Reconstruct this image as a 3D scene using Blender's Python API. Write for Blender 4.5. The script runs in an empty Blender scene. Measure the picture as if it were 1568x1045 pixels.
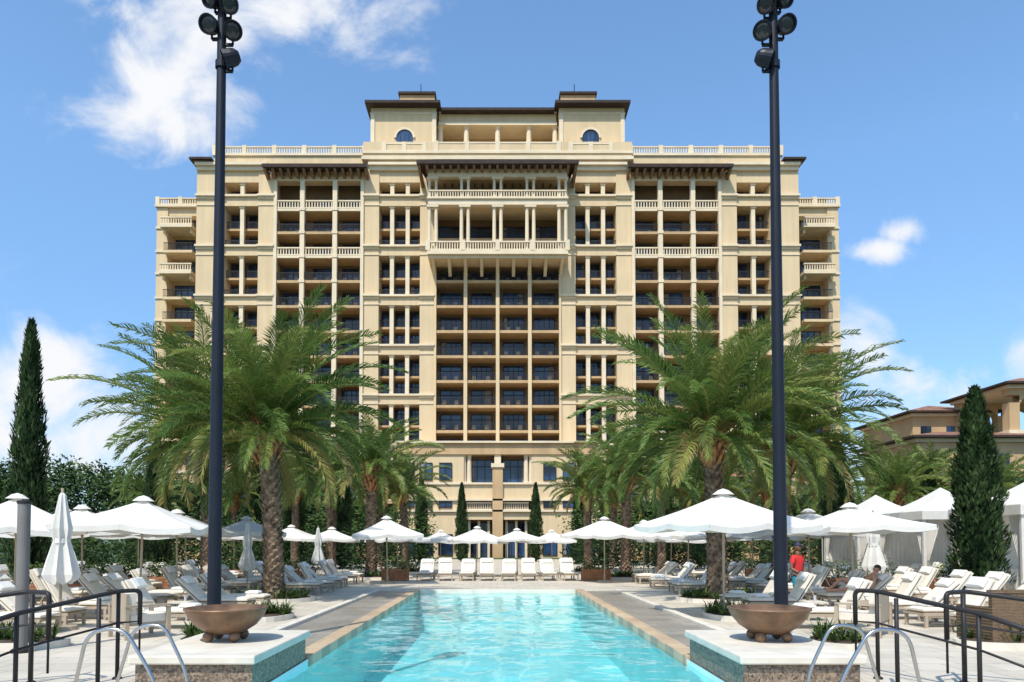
import bpy, math, random
from mathutils import Vector, Matrix, noise as mnoise
R = random.Random(7)
sc = bpy.context.scene
COL = sc.collection
T2 = math.radians(2.0)

# ------------------------------------------------------------------ materials
def nmat(name):
    m = bpy.data.materials.new(name); m.use_nodes = True
    nt = m.node_tree
    return m, nt, nt.nodes['Principled BSDF']
def pmat(name, col, rough=0.7, metal=0.0, var=0.15, scale=1.5, bump=0.0, bscale=30.0, spec=0.4, col2=None, transl=0.0, stain=0.0):
    m, nt, p = nmat(name)
    tc = nt.nodes.new('ShaderNodeTexCoord')
    n = nt.nodes.new('ShaderNodeTexNoise'); n.inputs['Scale'].default_value = scale; n.inputs['Detail'].default_value = 6
    nt.links.new(tc.outputs['Object'], n.inputs['Vector'])
    cr = nt.nodes.new('ShaderNodeValToRGB')
    c2 = col2 or tuple(c*(1-var*1.6) for c in col)
    cr.color_ramp.elements[0].position = 0.3; cr.color_ramp.elements[1].position = 0.7
    cr.color_ramp.elements[0].color = (*c2, 1)
    cr.color_ramp.elements[1].color = (*[min(1, c*(1+var*0.5)) for c in col], 1)
    nt.links.new(n.outputs['Fac'], cr.inputs['Fac'])
    out = cr.outputs['Color']
    if stain:   # rain streaks: noise stretched vertically
        mp = nt.nodes.new('ShaderNodeMapping'); mp.inputs['Scale'].default_value = (1.6, 1.6, 0.12)
        nt.links.new(tc.outputs['Object'], mp.inputs['Vector'])
        n3 = nt.nodes.new('ShaderNodeTexNoise'); n3.inputs['Scale'].default_value = 1.0; n3.inputs['Detail'].default_value = 7
        nt.links.new(mp.outputs[0], n3.inputs['Vector'])
        mr = nt.nodes.new('ShaderNodeMapRange'); mr.inputs['From Min'].default_value = .35; mr.inputs['From Max'].default_value = .7; mr.inputs['To Min'].default_value = 1-stain; mr.inputs['To Max'].default_value = 1.04
        nt.links.new(n3.outputs['Fac'], mr.inputs['Value'])
        mu = nt.nodes.new('ShaderNodeVectorMath'); mu.operation = 'SCALE'
        nt.links.new(out, mu.inputs[0]); nt.links.new(mr.outputs['Result'], mu.inputs['Scale']); out = mu.outputs[0]
    nt.links.new(out, p.inputs['Base Color'])
    p.inputs['Roughness'].default_value = rough; p.inputs['Metallic'].default_value = metal
    p.inputs['Specular IOR Level'].default_value = spec
    if bump:
        n2 = nt.nodes.new('ShaderNodeTexNoise'); n2.inputs['Scale'].default_value = bscale; n2.inputs['Detail'].default_value = 4
        nt.links.new(tc.outputs['Object'], n2.inputs['Vector'])
        b = nt.nodes.new('ShaderNodeBump'); b.inputs['Strength'].default_value = bump; b.inputs['Distance'].default_value = 0.03
        nt.links.new(n2.outputs['Fac'], b.inputs['Height']); nt.links.new(b.outputs['Normal'], p.inputs['Normal'])
    if transl:
        t = nt.nodes.new('ShaderNodeBsdfTranslucent'); nt.links.new(cr.outputs['Color'], t.inputs['Color'])
        mx = nt.nodes.new('ShaderNodeMixShader'); mx.inputs['Fac'].default_value = transl
        nt.links.new(p.outputs[0], mx.inputs[1]); nt.links.new(t.outputs[0], mx.inputs[2])
        nt.links.new(mx.outputs[0], nt.nodes['Material Output'].inputs['Surface'])
    return m
def leafmat(name, cols, rough=0.45, transl=0.3, spec=.3):
    m, nt, p = nmat(name)
    a = nt.nodes.new('ShaderNodeAttribute'); a.attribute_name = 'tint'
    cr = nt.nodes.new('ShaderNodeValToRGB')
    els = cr.color_ramp.elements
    els[0].color = (*cols[0], 1); els[1].color = (*cols[-1], 1)
    for i in range(1, len(cols)-1):
        e = els.new(i/(len(cols)-1)); e.color = (*cols[i], 1)
    nt.links.new(a.outputs['Fac'], cr.inputs['Fac'])
    nt.links.new(cr.outputs['Color'], p.inputs['Base Color']); p.inputs['Roughness'].default_value = rough
    p.inputs['Specular IOR Level'].default_value = spec
    if transl:
        t = nt.nodes.new('ShaderNodeBsdfTranslucent'); nt.links.new(cr.outputs['Color'], t.inputs['Color'])
        mx = nt.nodes.new('ShaderNodeMixShader'); mx.inputs['Fac'].default_value = transl
        nt.links.new(p.outputs[0], mx.inputs[1]); nt.links.new(t.outputs[0], mx.inputs[2])
        nt.links.new(mx.outputs[0], nt.nodes['Material Output'].inputs['Surface'])
    return m
def brickmat(name, c1, c2, cm, scale, bw, bh, mortar=0.012, rough=0.6, axis=None, off=0.5):
    m, nt, p = nmat(name)
    tc = nt.nodes.new('ShaderNodeTexCoord')
    b = nt.nodes.new('ShaderNodeTexBrick')
    b.inputs['Color1'].default_value = (*c1, 1); b.inputs['Color2'].default_value = (*c2, 1); b.inputs['Mortar'].default_value = (*cm, 1)
    b.inputs['Scale'].default_value = scale; b.inputs['Brick Width'].default_value = bw; b.inputs['Row Height'].default_value = bh
    b.inputs['Mortar Size'].default_value = mortar; b.offset = off
    src = tc.outputs['Object']
    if axis:
        mp = nt.nodes.new('ShaderNodeMapping'); mp.inputs['Rotation'].default_value = axis
        nt.links.new(src, mp.inputs['Vector']); src = mp.outputs['Vector']
    nt.links.new(src, b.inputs['Vector'])
    n = nt.nodes.new('ShaderNodeTexNoise'); n.inputs['Scale'].default_value = 0.8; n.inputs['Detail'].default_value = 8
    nt.links.new(tc.outputs['Object'], n.inputs['Vector'])
    mr = nt.nodes.new('ShaderNodeMapRange'); mr.inputs['From Min'].default_value = 0.3; mr.inputs['From Max'].default_value = 0.7
    mr.inputs['To Min'].default_value = 0.80; mr.inputs['To Max'].default_value = 1.08
    nt.links.new(n.outputs['Fac'], mr.inputs['Value'])
    mu = nt.nodes.new('ShaderNodeVectorMath'); mu.operation = 'SCALE'
    nt.links.new(b.outputs['Color'], mu.inputs[0]); nt.links.new(mr.outputs['Result'], mu.inputs['Scale'])
    nt.links.new(mu.outputs[0], p.inputs['Base Color']); p.inputs['Roughness'].default_value = rough
    return m

M_stucco = pmat('stucco_cream', (0.66, 0.50, 0.30), 0.85, var=0.06, scale=0.25, bump=0.15, bscale=8, stain=.07)
M_stucco2 = pmat('stucco_tan', (0.52, 0.35, 0.185), 0.85, var=0.10, scale=0.3, bump=0.15, bscale=8, stain=.10)
M_back_shade = pmat('stucco_recess_shaded', (0.20, 0.125, 0.065), 0.85, var=0.12, scale=0.3)  # darkened stucco copy: shade of the recesses is put into the colour
M_trim = pmat('cast_stone_trim', (0.71, 0.585, 0.405), 0.75, var=0.08, scale=0.6)
M_iron = pmat('painted_iron', (0.025, 0.023, 0.023), 0.5, var=0.1, spec=.25)
M_roof = pmat('terracotta_tiles', (0.28, 0.135, 0.08), 0.8, var=0.4, scale=3, bump=0.5, bscale=6)
M_eave = pmat('dark_wood_eave', (0.05, 0.035, 0.03), 0.75, var=0.2, spec=.2)
M_brk = pmat('bracket_wood', (0.22, 0.125, 0.065), 0.7, var=0.2)
M_curt = pmat('window_curtain', (0.26, 0.23, 0.20), 0.8, var=0.2, scale=0.7)
M_glass, nt, p = nmat('window_glass')
p.inputs['Roughness'].default_value = 0.06; p.inputs['Specular IOR Level'].default_value = 0.5
tc = nt.nodes.new('ShaderNodeTexCoord'); n = nt.nodes.new('ShaderNodeTexNoise'); n.inputs['Scale'].default_value = 0.35
nt.links.new(tc.outputs['Object'], n.inputs['Vector'])
cr = nt.nodes.new('ShaderNodeValToRGB'); cr.color_ramp.elements[0].position = .40; cr.color_ramp.elements[1].position = .66
cr.color_ramp.elements[0].color = (0.007, 0.012, 0.024, 1); cr.color_ramp.elements[1].color = (0.035, 0.085, 0.19, 1)  # blue of the reflected sky is painted into the glass base colour
nt.links.new(n.outputs['Fac'], cr.inputs['Fac']); nt.links.new(cr.outputs['Color'], p.inputs['Base Color'])

M_deck = brickmat('deck_pavers', (0.60, 0.535, 0.43), (0.53, 0.47, 0.375), (0.33, 0.28, 0.22), 1.0, 0.6, 0.6, 0.010, 0.6)
M_coping = brickmat('coping_stone', (0.58, 0.43, 0.28), (0.49, 0.35, 0.22), (0.34, 0.27, 0.19), 1.0, 0.45, 0.6, 0.01, 0.45)
M_wet = brickmat('shelf_stone', (0.36, 0.32, 0.27), (0.28, 0.25, 0.21), (0.18, 0.16, 0.14), 1.0, 0.5, 0.5, 0.01, 0.3)
M_slab = pmat('limestone_slab', (0.66, 0.60, 0.50), 0.6, var=0.10, scale=3, bump=0.1)
M_bronze = pmat('bronze', (0.22, 0.125, 0.07), 0.45, metal=0.3, var=0.35, scale=4)
M_pole = pmat('dark_pole_paint', (0.012, 0.015, 0.024), 0.45, var=0.15, spec=0.22)
M_lamp = pmat('lamp_glass', (0.03, 0.035, 0.04), 0.1, spec=0.5)
M_cup = pmat('tumbler_glass', (0.5, 0.5, 0.5), 0.12, spec=0.6)
M_steel = pmat('stainless_steel', (0.46, 0.46, 0.46), 0.22, metal=1.0, var=0.05)
M_canvas = pmat('white_canvas', (0.77, 0.74, 0.68), 0.8, var=0.05, scale=3, transl=0.2)
M_cush = pmat('cream_cushion', (0.72, 0.65, 0.54), 0.9, var=0.07, scale=4, bump=0.15)
M_towel = pmat('white_towel', (0.80, 0.78, 0.73), 0.95, var=0.04, bump=0.3, bscale=60)
M_frame = pmat('lounger_frame', (0.40, 0.32, 0.23), 0.6, var=0.1)
M_wood = pmat('planter_wood', (0.34, 0.14, 0.06), 0.6, var=0.25, scale=4)
M_wick = brickmat('wicker', (0.24, 0.15, 0.08), (0.17, 0.10, 0.05), (0.06, 0.04, 0.02), 20, 1.0, 0.5, 0.08, 0.7, axis=(math.radians(90), 0, 0))
M_soil = pmat('bed_soil', (0.09, 0.06, 0.04), 0.95, var=0.3, scale=6)
M_ground = pmat('grass_ground', (0.05, 0.09, 0.025), 0.95, var=0.4, scale=0.3)
M_bark = pmat('palm_bark', (0.27, 0.185, 0.12), 0.9, var=0.5, scale=5, bump=0.8, bscale=14)
M_boot = pmat('frond_base', (0.50, 0.23, 0.09), 0.8, var=0.4, scale=6)
M_wbark = pmat('tree_bark', (0.13, 0.09, 0.06), 0.9, var=0.4, scale=5, bump=0.6)
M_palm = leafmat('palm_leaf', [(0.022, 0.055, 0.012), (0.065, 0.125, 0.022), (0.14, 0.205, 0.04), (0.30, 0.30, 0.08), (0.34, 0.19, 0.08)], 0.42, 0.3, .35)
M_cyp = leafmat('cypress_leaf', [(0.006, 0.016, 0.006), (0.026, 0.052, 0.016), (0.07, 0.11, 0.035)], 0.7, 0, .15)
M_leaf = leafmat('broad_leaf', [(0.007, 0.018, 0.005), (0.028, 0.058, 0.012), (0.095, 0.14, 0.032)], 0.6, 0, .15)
m, nt, p = nmat('mosaic_tile'); M_mosaic = m
tc = nt.nodes.new('ShaderNodeTexCoord'); v = nt.nodes.new('ShaderNodeTexVoronoi'); v.inputs['Scale'].default_value = 38
nt.links.new(tc.outputs['Object'], v.inputs['Vector'])
cr = nt.nodes.new('ShaderNodeValToRGB'); cr.color_ramp.elements[0].color = (0.06, 0.045, 0.035, 1); cr.color_ramp.elements[1].color = (0.30, 0.22, 0.15, 1)
sx = nt.nodes.new('ShaderNodeSeparateXYZ'); nt.links.new(v.outputs['Color'], sx.inputs[0]); nt.links.new(sx.outputs[0], cr.inputs['Fac'])
nt.links.new(cr.outputs['Color'], p.inputs['Base Color']); p.inputs['Roughness'].default_value = 0.45

M_plaster = pmat('pool_plaster', (0.56, 0.83, 0.84), 0.6, var=0.10, scale=0.9)
m, nt, p = nmat('pool_water'); M_water = m
nt.nodes.remove(p)
tr = nt.nodes.new('ShaderNodeBsdfTransparent'); tr.inputs['Color'].default_value = (0.55, 0.88, 0.93, 1)
gl = nt.nodes.new('ShaderNodeBsdfGlossy'); gl.inputs['Roughness'].default_value = 0.02; gl.inputs['Color'].default_value = (1, 1, 1, 1)
nt.links.new
fr = nt.nodes.new('ShaderNodeFresnel'); fr.inputs['IOR'].default_value = 1.45
mx = nt.nodes.new('ShaderNodeMixShader'); nt.links.new(fr.outputs[0], mx.inputs['Fac']); nt.links.new(tr.outputs[0], mx.inputs[1]); nt.links.new(gl.outputs[0], mx.inputs[2])
nt.links.new(mx.outputs[0], nt.nodes['Material Output'].inputs['Surface'])
tc = nt.nodes.new('ShaderNodeTexCoord'); n1 = nt.nodes.new('ShaderNodeTexNoise'); n1.inputs['Scale'].default_value = 9; n1.inputs['Detail'].default_value = 3
nt.links.new(tc.outputs['Object'], n1.inputs['Vector'])
b = nt.nodes.new('ShaderNodeBump'); b.inputs['Strength'].default_value = 0.25; b.inputs['Distance'].default_value = 0.012
nt.links.new(n1.outputs['Fac'], b.inputs['Height']); nt.links.new(b.outputs['Normal'], gl.inputs['Normal']); nt.links.new(b.outputs['Normal'], fr.inputs['Normal'])

# ------------------------------------------------------------------ mesh builder
class MB:
    def __init__(s): s.v = []; s.f = []; s.m = []; s.t = []; s.mats = []
    def mi(s, mat):
        if mat not in s.mats: s.mats.append(mat)
        return s.mats.index(mat)
    def face(s, pts, mat, tint=0.5):
        b = len(s.v); s.v.extend([tuple(p) for p in pts]); s.f.append(tuple(range(b, b+len(pts)))); s.m.append(s.mi(mat)); s.t.append(tint)
    def add(s, verts, faces, mat, tint=0.5):
        b = len(s.v); s.v.extend([tuple(p) for p in verts]); k = s.mi(mat)
        for f in faces: s.f.append(tuple(i+b for i in f)); s.m.append(k); s.t.append(tint)
    def box(s, x0, x1, y0, y1, z0, z1, mat, M=None):
        if x0 > x1: x0, x1 = x1, x0
        if y0 > y1: y0, y1 = y1, y0
        if z0 > z1: z0, z1 = z1, z0
        vs = [Vector(c) for c in [(x0,y0,z0),(x1,y0,z0),(x1,y1,z0),(x0,y1,z0),(x0,y0,z1),(x1,y0,z1),(x1,y1,z1),(x0,y1,z1)]]
        if M: vs = [M @ v for v in vs]
        s.add(vs, [(0,3,2,1),(4,5,6,7),(0,1,5,4),(1,2,6,5),(2,3,7,6),(3,0,4,7)], mat)
    def tube(s, path, rad, mat, n=8, cap=True):
        path = [Vector(p) for p in path]
        rads = rad if isinstance(rad, (list, tuple)) else [rad]*len(path)
        rings = []; prev = None
        for i, p in enumerate(path):
            d = (path[min(i+1, len(path)-1)] - path[max(i-1, 0)]).normalized()
            if prev is None:
                a = Vector((1,0,0)) if abs(d.x) < 0.8 else Vector((0,1,0))
                a = (a - d*a.dot(d)).normalized()
            else:
                a = (prev - d*prev.dot(d)).normalized()
            prev = a; bb = d.cross(a)
            rings.append([p + (a*math.cos(2*math.pi*k/n) + bb*math.sin(2*math.pi*k/n))*rads[i] for k in range(n)])
        vs = [v for r in rings for v in r]; fs = []
        for i in range(len(path)-1):
            for k in range(n):
                fs.append((i*n+k, i*n+(k+1) % n, (i+1)*n+(k+1) % n, (i+1)*n+k))
        if cap: fs.append(tuple(range(n))[::-1]); fs.append(tuple((len(path)-1)*n+k for k in range(n)))
        s.add(vs, fs, mat)
    def lathe(s, prof, c, mat, n=24, M=None):
        vs = []
        for r, z in prof:
            for k in range(n):
                a = 2*math.pi*k/n; p = Vector((r*math.cos(a), r*math.sin(a), z))
                if M: p = M @ p
                vs.append(p + Vector(c))
        fs = []
        for i in range(len(prof)-1):
            for k in range(n): fs.append((i*n+k, i*n+(k+1) % n, (i+1)*n+(k+1) % n, (i+1)*n+k))
        s.add(vs, fs, mat)
    def obj(s, name, parent=None, smooth=False, loc=None, bevel=0):
        me = bpy.data.meshes.new(name); me.from_pydata(s.v, [], s.f)
        for m in s.mats: me.materials.append(m)
        me.polygons.foreach_set('material_index', s.m)
        at = me.attributes.new('tint', 'FLOAT', 'FACE'); at.data.foreach_set('value', s.t)
        if smooth: me.polygons.foreach_set('use_smooth', [True]*len(s.f))
        me.update()
        return inst(name, me, parent, loc, bevel=bevel)
def inst(name, me, parent=None, loc=None, rotz=0, scale=None, bevel=0):
    o = bpy.data.objects.new(name, me); COL.objects.link(o)
    if parent: o.parent = parent
    if loc: o.location = loc
    o.rotation_euler = (0, 0, rotz)
    if scale: o.scale = scale if isinstance(scale, (tuple, list)) else (scale,)*3
    if bevel:
        b = o.modifiers.new('bevel', 'BEVEL'); b.width = bevel; b.segments = 2; b.limit_method = 'ANGLE'
    return o
def empty(name, loc=(0,0,0)):
    e = bpy.data.objects.new(name, None); COL.objects.link(e); e.location = loc; e.empty_display_size = 0.3; return e

# ------------------------------------------------------------------ ground, deck, pool
PW = 2.95; PY0, PY1 = 3.5, 27.1
def holed(name, X0, X1, Y0, Y1, hx0, hx1, hy0, hy1, z, mat):
    b = MB()
    xs = [X0, hx0, hx1, X1]; ys = [Y0, hy0, hy1, Y1]
    vs = [(x, y, z) for y in ys for x in xs]
    fs = []
    for j in range(3):
        for i in range(3):
            if i == 1 and j == 1: continue
            fs.append((j*4+i, j*4+i+1, (j+1)*4+i+1, (j+1)*4+i))
    b.add(vs, fs, mat); return b.obj(name)
holed('ground', -2500, 2500, -300, 4000, -PW-0.1, PW+0.1, PY0-0.1, PY1+0.1, -0.004, M_ground)
holed('pool_deck', -34, 34, -6, 80, -PW-0.1, PW+0.1, PY0-0.1, PY1+0.1, 0.0, M_deck)
b = MB()
D = -1.25
b.face([(-PW,PY0,D),(PW,PY0,D),(PW,PY1,D),(-PW,PY1,D)], M_plaster)
for a, c in (((-PW,PY0),(-PW,PY1)), ((PW,PY1),(PW,PY0)), ((PW,PY0),(-PW,PY0)), ((-PW,PY1),(PW,PY1))):
    b.face([(a[0],a[1],D),(c[0],c[1],D),(c[0],c[1],0.0),(a[0],a[1],0.0)], M_plaster)
for i in range(4):
    b.box(-PW+0.01, PW-0.01, PY1-0.4*(4-i), PY1-0.4*(3-i)-0.002, D+0.002, D+0.25*(i+1), M_plaster)
b.obj('swimming_pool')
# water surface with real modelled ripples
b = MB(); nx, ny = 110, 420
vs = []
for j in range(ny+1):
    y = PY0+.001+(PY1-PY0-.002)*j/ny
    for i in range(nx+1):
        x = -PW+.001+(2*PW-.002)*i/nx
        h = mnoise.noise(Vector((x*1.1, y*.9, 0)))*.020+mnoise.noise(Vector((x*2.7+5, y*2.3, 3)))*.010+mnoise.noise(Vector((x*5.5, y*5.0, 7)))*.0035
        vs.append((x, y, -.075+h))
b.add(vs, [(j*(nx+1)+i, j*(nx+1)+i+1, (j+1)*(nx+1)+i+1, (j+1)*(nx+1)+i) for j in range(ny) for i in range(nx)], M_water); b.obj('pool_water', smooth=True)
b = MB()
for s in (-1, 1):
    x0, x1 = s*(PW-0.03), s*(PW+0.28)
    b.box(x0, x1, 11.25, PY1+0.36, -0.12, 0.05, M_coping)
    b.box(x0, x1, PY0-0.3, 8.6, -0.12, 0.05, M_coping)
b.box(-PW-.278, PW+.278, PY1-0.03, PY1+0.34, -0.12, 0.046, M_slab)
b.box(-PW-.278, PW+.278, PY0-0.3, PY0+0.03, -0.12, 0.046, M_slab)
b.obj('pool_coping', bevel=0.012)
b = MB()
for s in (-1, 1):
    b.box(s*(PW+0.29), s*(PW+1.35), 12.0, 26.5, -0.05, 0.03, M_wet)
    b.box(s*(PW+1.36), s*(PW+1.56), 11.9, 26.6, -0.05, 0.10, M_slab)
b.obj('stone_ledge', bevel=0.01)

# ------------------------------------------------------------------ hotel
YF = 92.0
def ZF(y, Y=YF): return 1.8 + Y*math.tan(T2 + math.atan((793.6-y)/1100.0))
KX = (YF+1.26)/1100.0
hotel = empty('hotel_building', (0, YF, 0))
def hchild(b, name, **k):
    b.v = [(x, y-YF, z) for x, y, z in b.v]
    return b.obj(name, parent=hotel, **k)
walls, cols, trims, rails, glz, roofs, slabs = MB(), MB(), MB(), MB(), MB(), MB(), MB()
def sb(b, u0, u1, y0, y1, pt, pb, mat, k=KX, Y=YF):
    za, zb = ZF(pb, Y) if pb is not None else -0.2, ZF(pt, Y)
    if u0 == 0: b.box(-u1*k, u1*k, y0, y1, za, zb, mat); return
    for s in (-1, 1): b.box(s*u0*k, s*u1*k, y0, y1, za, zb, mat)
def balus(b, x0, x1, y, z0, z1, mat, step=0.32, w=0.14, post=3.6):
    if x0 > x1: x0, x1 = x1, x0
    h = z1-z0
    b.box(x0, x1, y, y+0.28, z1-0.16*h, z1, mat); b.box(x0, x1, y, y+0.28, z0, z0+0.14*h, mat)
    n = max(1, int((x1-x0)/step))
    for i in range(n):
        c = x0+(i+0.5)*(x1-x0)/n
        b.box(c-w/2, c+w/2, y+0.07, y+0.21, z0+0.14*h, z1-0.16*h, mat)
    if post:
        n = max(1, round((x1-x0)/post))
        for i in range(n+1):
            c = x0+i*(x1-x0)/n
            b.box(c-0.28, c+0.28, y-0.04, y+0.33, z0-0.01, z1+0.14, mat)
def irail(x0, x1, y, z0, h=1.05):
    if x0 > x1: x0, x1 = x1, x0
    rails.box(x0, x1, y, y+0.06, z0+h-0.09, z0+h, M_iron); rails.box(x0, x1, y, y+0.05, z0+0.08, z0+0.13, M_iron)
    n = int((x1-x0)/0.17)
    for i in range(n):
        c = x0+(i+.5)*(x1-x0)/n
        rails.box(c-0.026, c+0.026, y+.01, y+.04, z0+0.13, z0+h-0.09, M_iron)
def door(xc, w, y, z0, h, panes=2):
    f = 0.09
    glz.box(xc-w/2, xc+w/2, y-0.06, y+0.02, z0, z0+h, M_glass)
    if R.random() < 0.3:
        cw = w*R.uniform(0.12, 0.3); sd = R.choice((-1, 1)); xa = xc+sd*(w/2-0.1)
        glz.box(xa, xa-sd*cw, y-0.066, y-0.061, z0+0.1, z0+h-0.1, M_curt)
    for i in range(panes+1):
        c = xc-w/2+i*w/panes
        glz.box(c-f/2, c+f/2, y-0.13, y-0.067, z0, z0+h, M_iron)
    for zz in (z0+0.04, z0+h*0.72, z0+h-0.04): glz.box(xc-w/2, xc+w/2, y-0.12, y-0.068, zz-0.045, zz+0.045, M_iron)
def chairs(xc, y, z0):
    for dx in (-.9, .7):
        x = xc+dx+R.uniform(-.15, .15)
        rails.box(x-.25, x+.25, y, y+.5, z0+.38, z0+.44, M_frame); rails.box(x-.25, x+.25, y+.45, y+.5, z0+.44, z0+.95, M_frame)
        for q in (-.23, .2): rails.box(x+q, x+q+.04, y+.02, y+.06, z0, z0+.38, M_frame)

YB = YF+2.6
for_s = (-1, 1)
walls.box(-440*KX, 440*KX, YB, YF+22, -0.2, ZF(252), M_back_shade)
sb(walls, 0, 438, YF+0.35, YF+21.5, 236, 262, M_stucco)
sb(walls, 0, 440, YF+0.15, YF+21.7, 233.5, 237, M_trim)
for s in for_s:
    balus(trims, s*206*KX, s*438*KX, YF+0.4, ZF(233.5), ZF(221.5), M_trim, post=3.9)
sb(walls, 0, 206, YF-0.4, YF+14, 220, 245, M_stucco)
sb(walls, 0, 208, YF-0.65, YF+14.2, 243, 248, M_trim)
sb(walls, 0, 207, YF-0.55, YF+14.2, 234.5, 238, M_trim)
for a, c in ((100, 198), (352, 463)):
    sb(trims, a, c, YF-0.65, YF+1.5, 252, 256, M_trim); sb(trims, a+1, c-1, YF-0.3, YF+1.5, 256, 262, M_trim)
for s in for_s:
    roofs.box(s*436*KX, s*470*KX, YF-1.0, YF+10, ZF(249.5), ZF(246.5), M_eave)
    roofs.box(s*440*KX, s*466*KX, YF-0.6, YF+9.6, ZF(252), ZF(249.5), M_brk)
piers = [(97, 119), (182, 205), (343, 367), (420, 462)]
for a, c in piers:
    sb(walls, a, c, YF, YB+0.01, 252, None, M_stucco)
sb(walls, 440, 462, YB, YF+20, 252, None, M_stucco)
bands = [(262, 279), (300, 315), (377, 391), (453, 467), (529, 543), (605, 619), (681, 695), (757, 771)]
for i, (t, bt) in enumerate(bands):
    for a, c in ((119, 182), (367, 420)):
        sb(walls, a, c, YF+0.12, YB+0.008, t, bt, M_stucco)
        if i: sb(trims, a+.2, c-.2, YF-0.2, YF+0.5, t-1.5, t+1.5, M_trim)
    if i:
        for a, c in piers:
            sb(trims, a-1, c+1, YF-0.4, YF+0.4, t-1.4, t+1.6, M_trim)
            sb(trims, a-0.5, c+0.5, YF-0.15, YF+0.4, t+1.6, t+5, M_trim)
            sb(trims, a-0.5, c+0.5, YF-0.1, YF+0.4, bt-2, bt, M_trim)
for i in range(len(bands)-1):
    t0, t1 = bands[i][1], bands[i+1][0]
    for a, c in ((119, 182), (367, 420)):
        w = c-a
        for fr_ in ((0.31, 0.69) if a == 119 else (0.5,)):
            u = a+w*fr_
            sb(cols, u-3.0, u+3.0, YF+0.35, YF+0.9, t0-.3, t1+.3, M_trim)
            sb(cols, u-4.2, u+4.2, YF+0.25, YF+1.0, t0-.2, t0+2.5, M_trim)
            sb(cols, u-4.2, u+4.2, YF+0.25, YF+1.0, t1-2.5, t1-.1, M_trim)
        segs = (0.155, 0.5, 0.845) if a == 119 else (0.25, 0.75)
        if i == 0:
            for sg in segs:
                for s in for_s: door(s*(a+w*sg)*KX, w*0.24*KX, YB, ZF(t1)+0.05, ZF(t0)-ZF(t1)-.2, 1)
            continue
        mid = (t0+t1)/2+1
        sb(slabs, a, c, YF+0.95, YB+0.006, mid-1.3, mid+2, M_stucco2)
        for s in for_s:
            xa, xb = s*a*KX, s*c*KX
            irail(xa, xb, YF+0.98, ZF(mid-1.3), 0.95); irail(xa, xb, YF+0.45, ZF(t1), 0.95)
            for sg in segs:
                for base, top in ((mid-2, t0), (t1, mid+3)):
                    door(s*(a+w*sg)*KX, w*(0.28 if a == 119 else .40)*KX, YB, ZF(base), (ZF(top)-ZF(base))*0.9, 2)
lv_wide = [320, 355.5, 392, 430, 468.3, 506.6, 545, 583, 621, 659.5, 698, 736, 774]
def levels(a, c, lv, whites):
    for i, y in enumerate(lv):
        z = ZF(y)
        if a == 0: xs = [(-c*KX, c*KX)]
        else: xs = [(s*a*KX, s*c*KX) for s in for_s]
        for xa, xb in xs:
            x0, x1 = min(xa, xb), max(xa, xb)
            slabs.box(x0+.01, x1-.01, YF+0.05, YB+0.01, z-0.36, z, M_stucco2)
            slabs.box(x0+.01, x1-.01, YF-0.1, YF+0.05, z-0.32, z+0.02, M_trim if y in whites else M_stucco2)
            if y in whites: balus(trims, x0+.02, x1-.02, YF-0.12, z+.02, z+1.1, M_trim, post=0, step=.36)
            else: irail(x0+.02, x1-.02, YF-0.02, z+0.02)
def doorset(us, lv, wpx):
    for i, y in enumerate(lv):
        top = ZF(lv[i-1])-0.42 if i else ZF(y)+2.9
        for u in us:
            door(u*KX, wpx*KX, YB, ZF(y), min(2.5, top-ZF(y)-.2), 2 if R.random() < .6 else 4)
            if R.random() < .75: chairs(u*KX, YF+1.1, ZF(y))
levels(205, 343, lv_wide, (320, 392))
us = [s*u for s in for_s for u in (228, 274, 321)]
doorset(us, lv_wide, 31)
for u in (249, 299):
    sb(cols, u-3.4, u+3.4, YF-0.32, YF+0.3, 278, None, M_trim)
    for y in lv_wide: sb(cols, u-4.4, u+4.4, YF-0.4, YF+0.4, y-0.5, y+4, M_trim)
for u in (207.5, 340.5):
    sb(cols, u-2.4, u+2.4, YF-0.25, YF+0.3, 278, None, M_trim)
sb(walls, 205, 343, YF-0.15, YF+1.2, 270, 278, M_stucco)
sb(walls, 205, 343, YF+1.2, YB+.01, 252, 262, M_stucco)
def eave(ua, ub, yfront, proj, back, rise, k):
    xs = [(-ub*k, ub*k)] if ua is None else [(s*ua*k, s*ub*k) for s in for_s]
    for xa, xb in xs:
        x0, x1 = min(xa, xb), max(xa, xb)
        yf, yb = YF-proj, YF+back
        z = ZF(yfront, yf)
        roofs.add([(x0,yf,z),(x1,yf,z),(x1-0.8,yb,z+rise),(x0+0.8,yb,z+rise),(x0,yf,z-0.45),(x1,yf,z-0.45),(x1-.8,yb,z-0.1),(x0+.8,yb,z-.1)],
                  [(0,1,2,3),(0,4,5,1),(1,5,6,2),(3,7,4,0),(2,6,7,3)], M_eave)
        roofs.face([(x0,yf,z-0.45),(x0+.8,yb,z-.1),(x1-.8,yb,z-0.1),(x1,yf,z-0.45)], M_eave)
        n = int((x1-x0)/1.0)
        for i in range(n+1):
            c = x0+0.3+i*(x1-x0-0.6)/n
            roofs.add([(c-.16,yf+.25,z-.40),(c+.16,yf+.25,z-.40),(c+.16,yb-.3,z-.22),(c-.16,yb-.3,z-.22),
                       (c-.16,yf+.25,z-.70),(c+.16,yf+.25,z-.70),(c+.16,yb-.3,z-1.3),(c-.16,yb-.3,z-1.3)],
                      [(0,1,2,3),(4,7,6,5),(0,4,5,1),(1,5,6,2),(3,7,4,0),(2,6,7,3)], M_brk)
    return z
eave(196, 356, 250.5, 1.8, 0.4, .7, KX)
zce = eave(None, 125, 245, 4.6, 0.2, 1.2, (YF-3.3)/1100)
sb(walls, 205, 343, YF-0.05, YF+1.2, 260.5, 269.7, M_stucco)
lv_c = [y for y in lv_wide if y >= 430]
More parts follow.
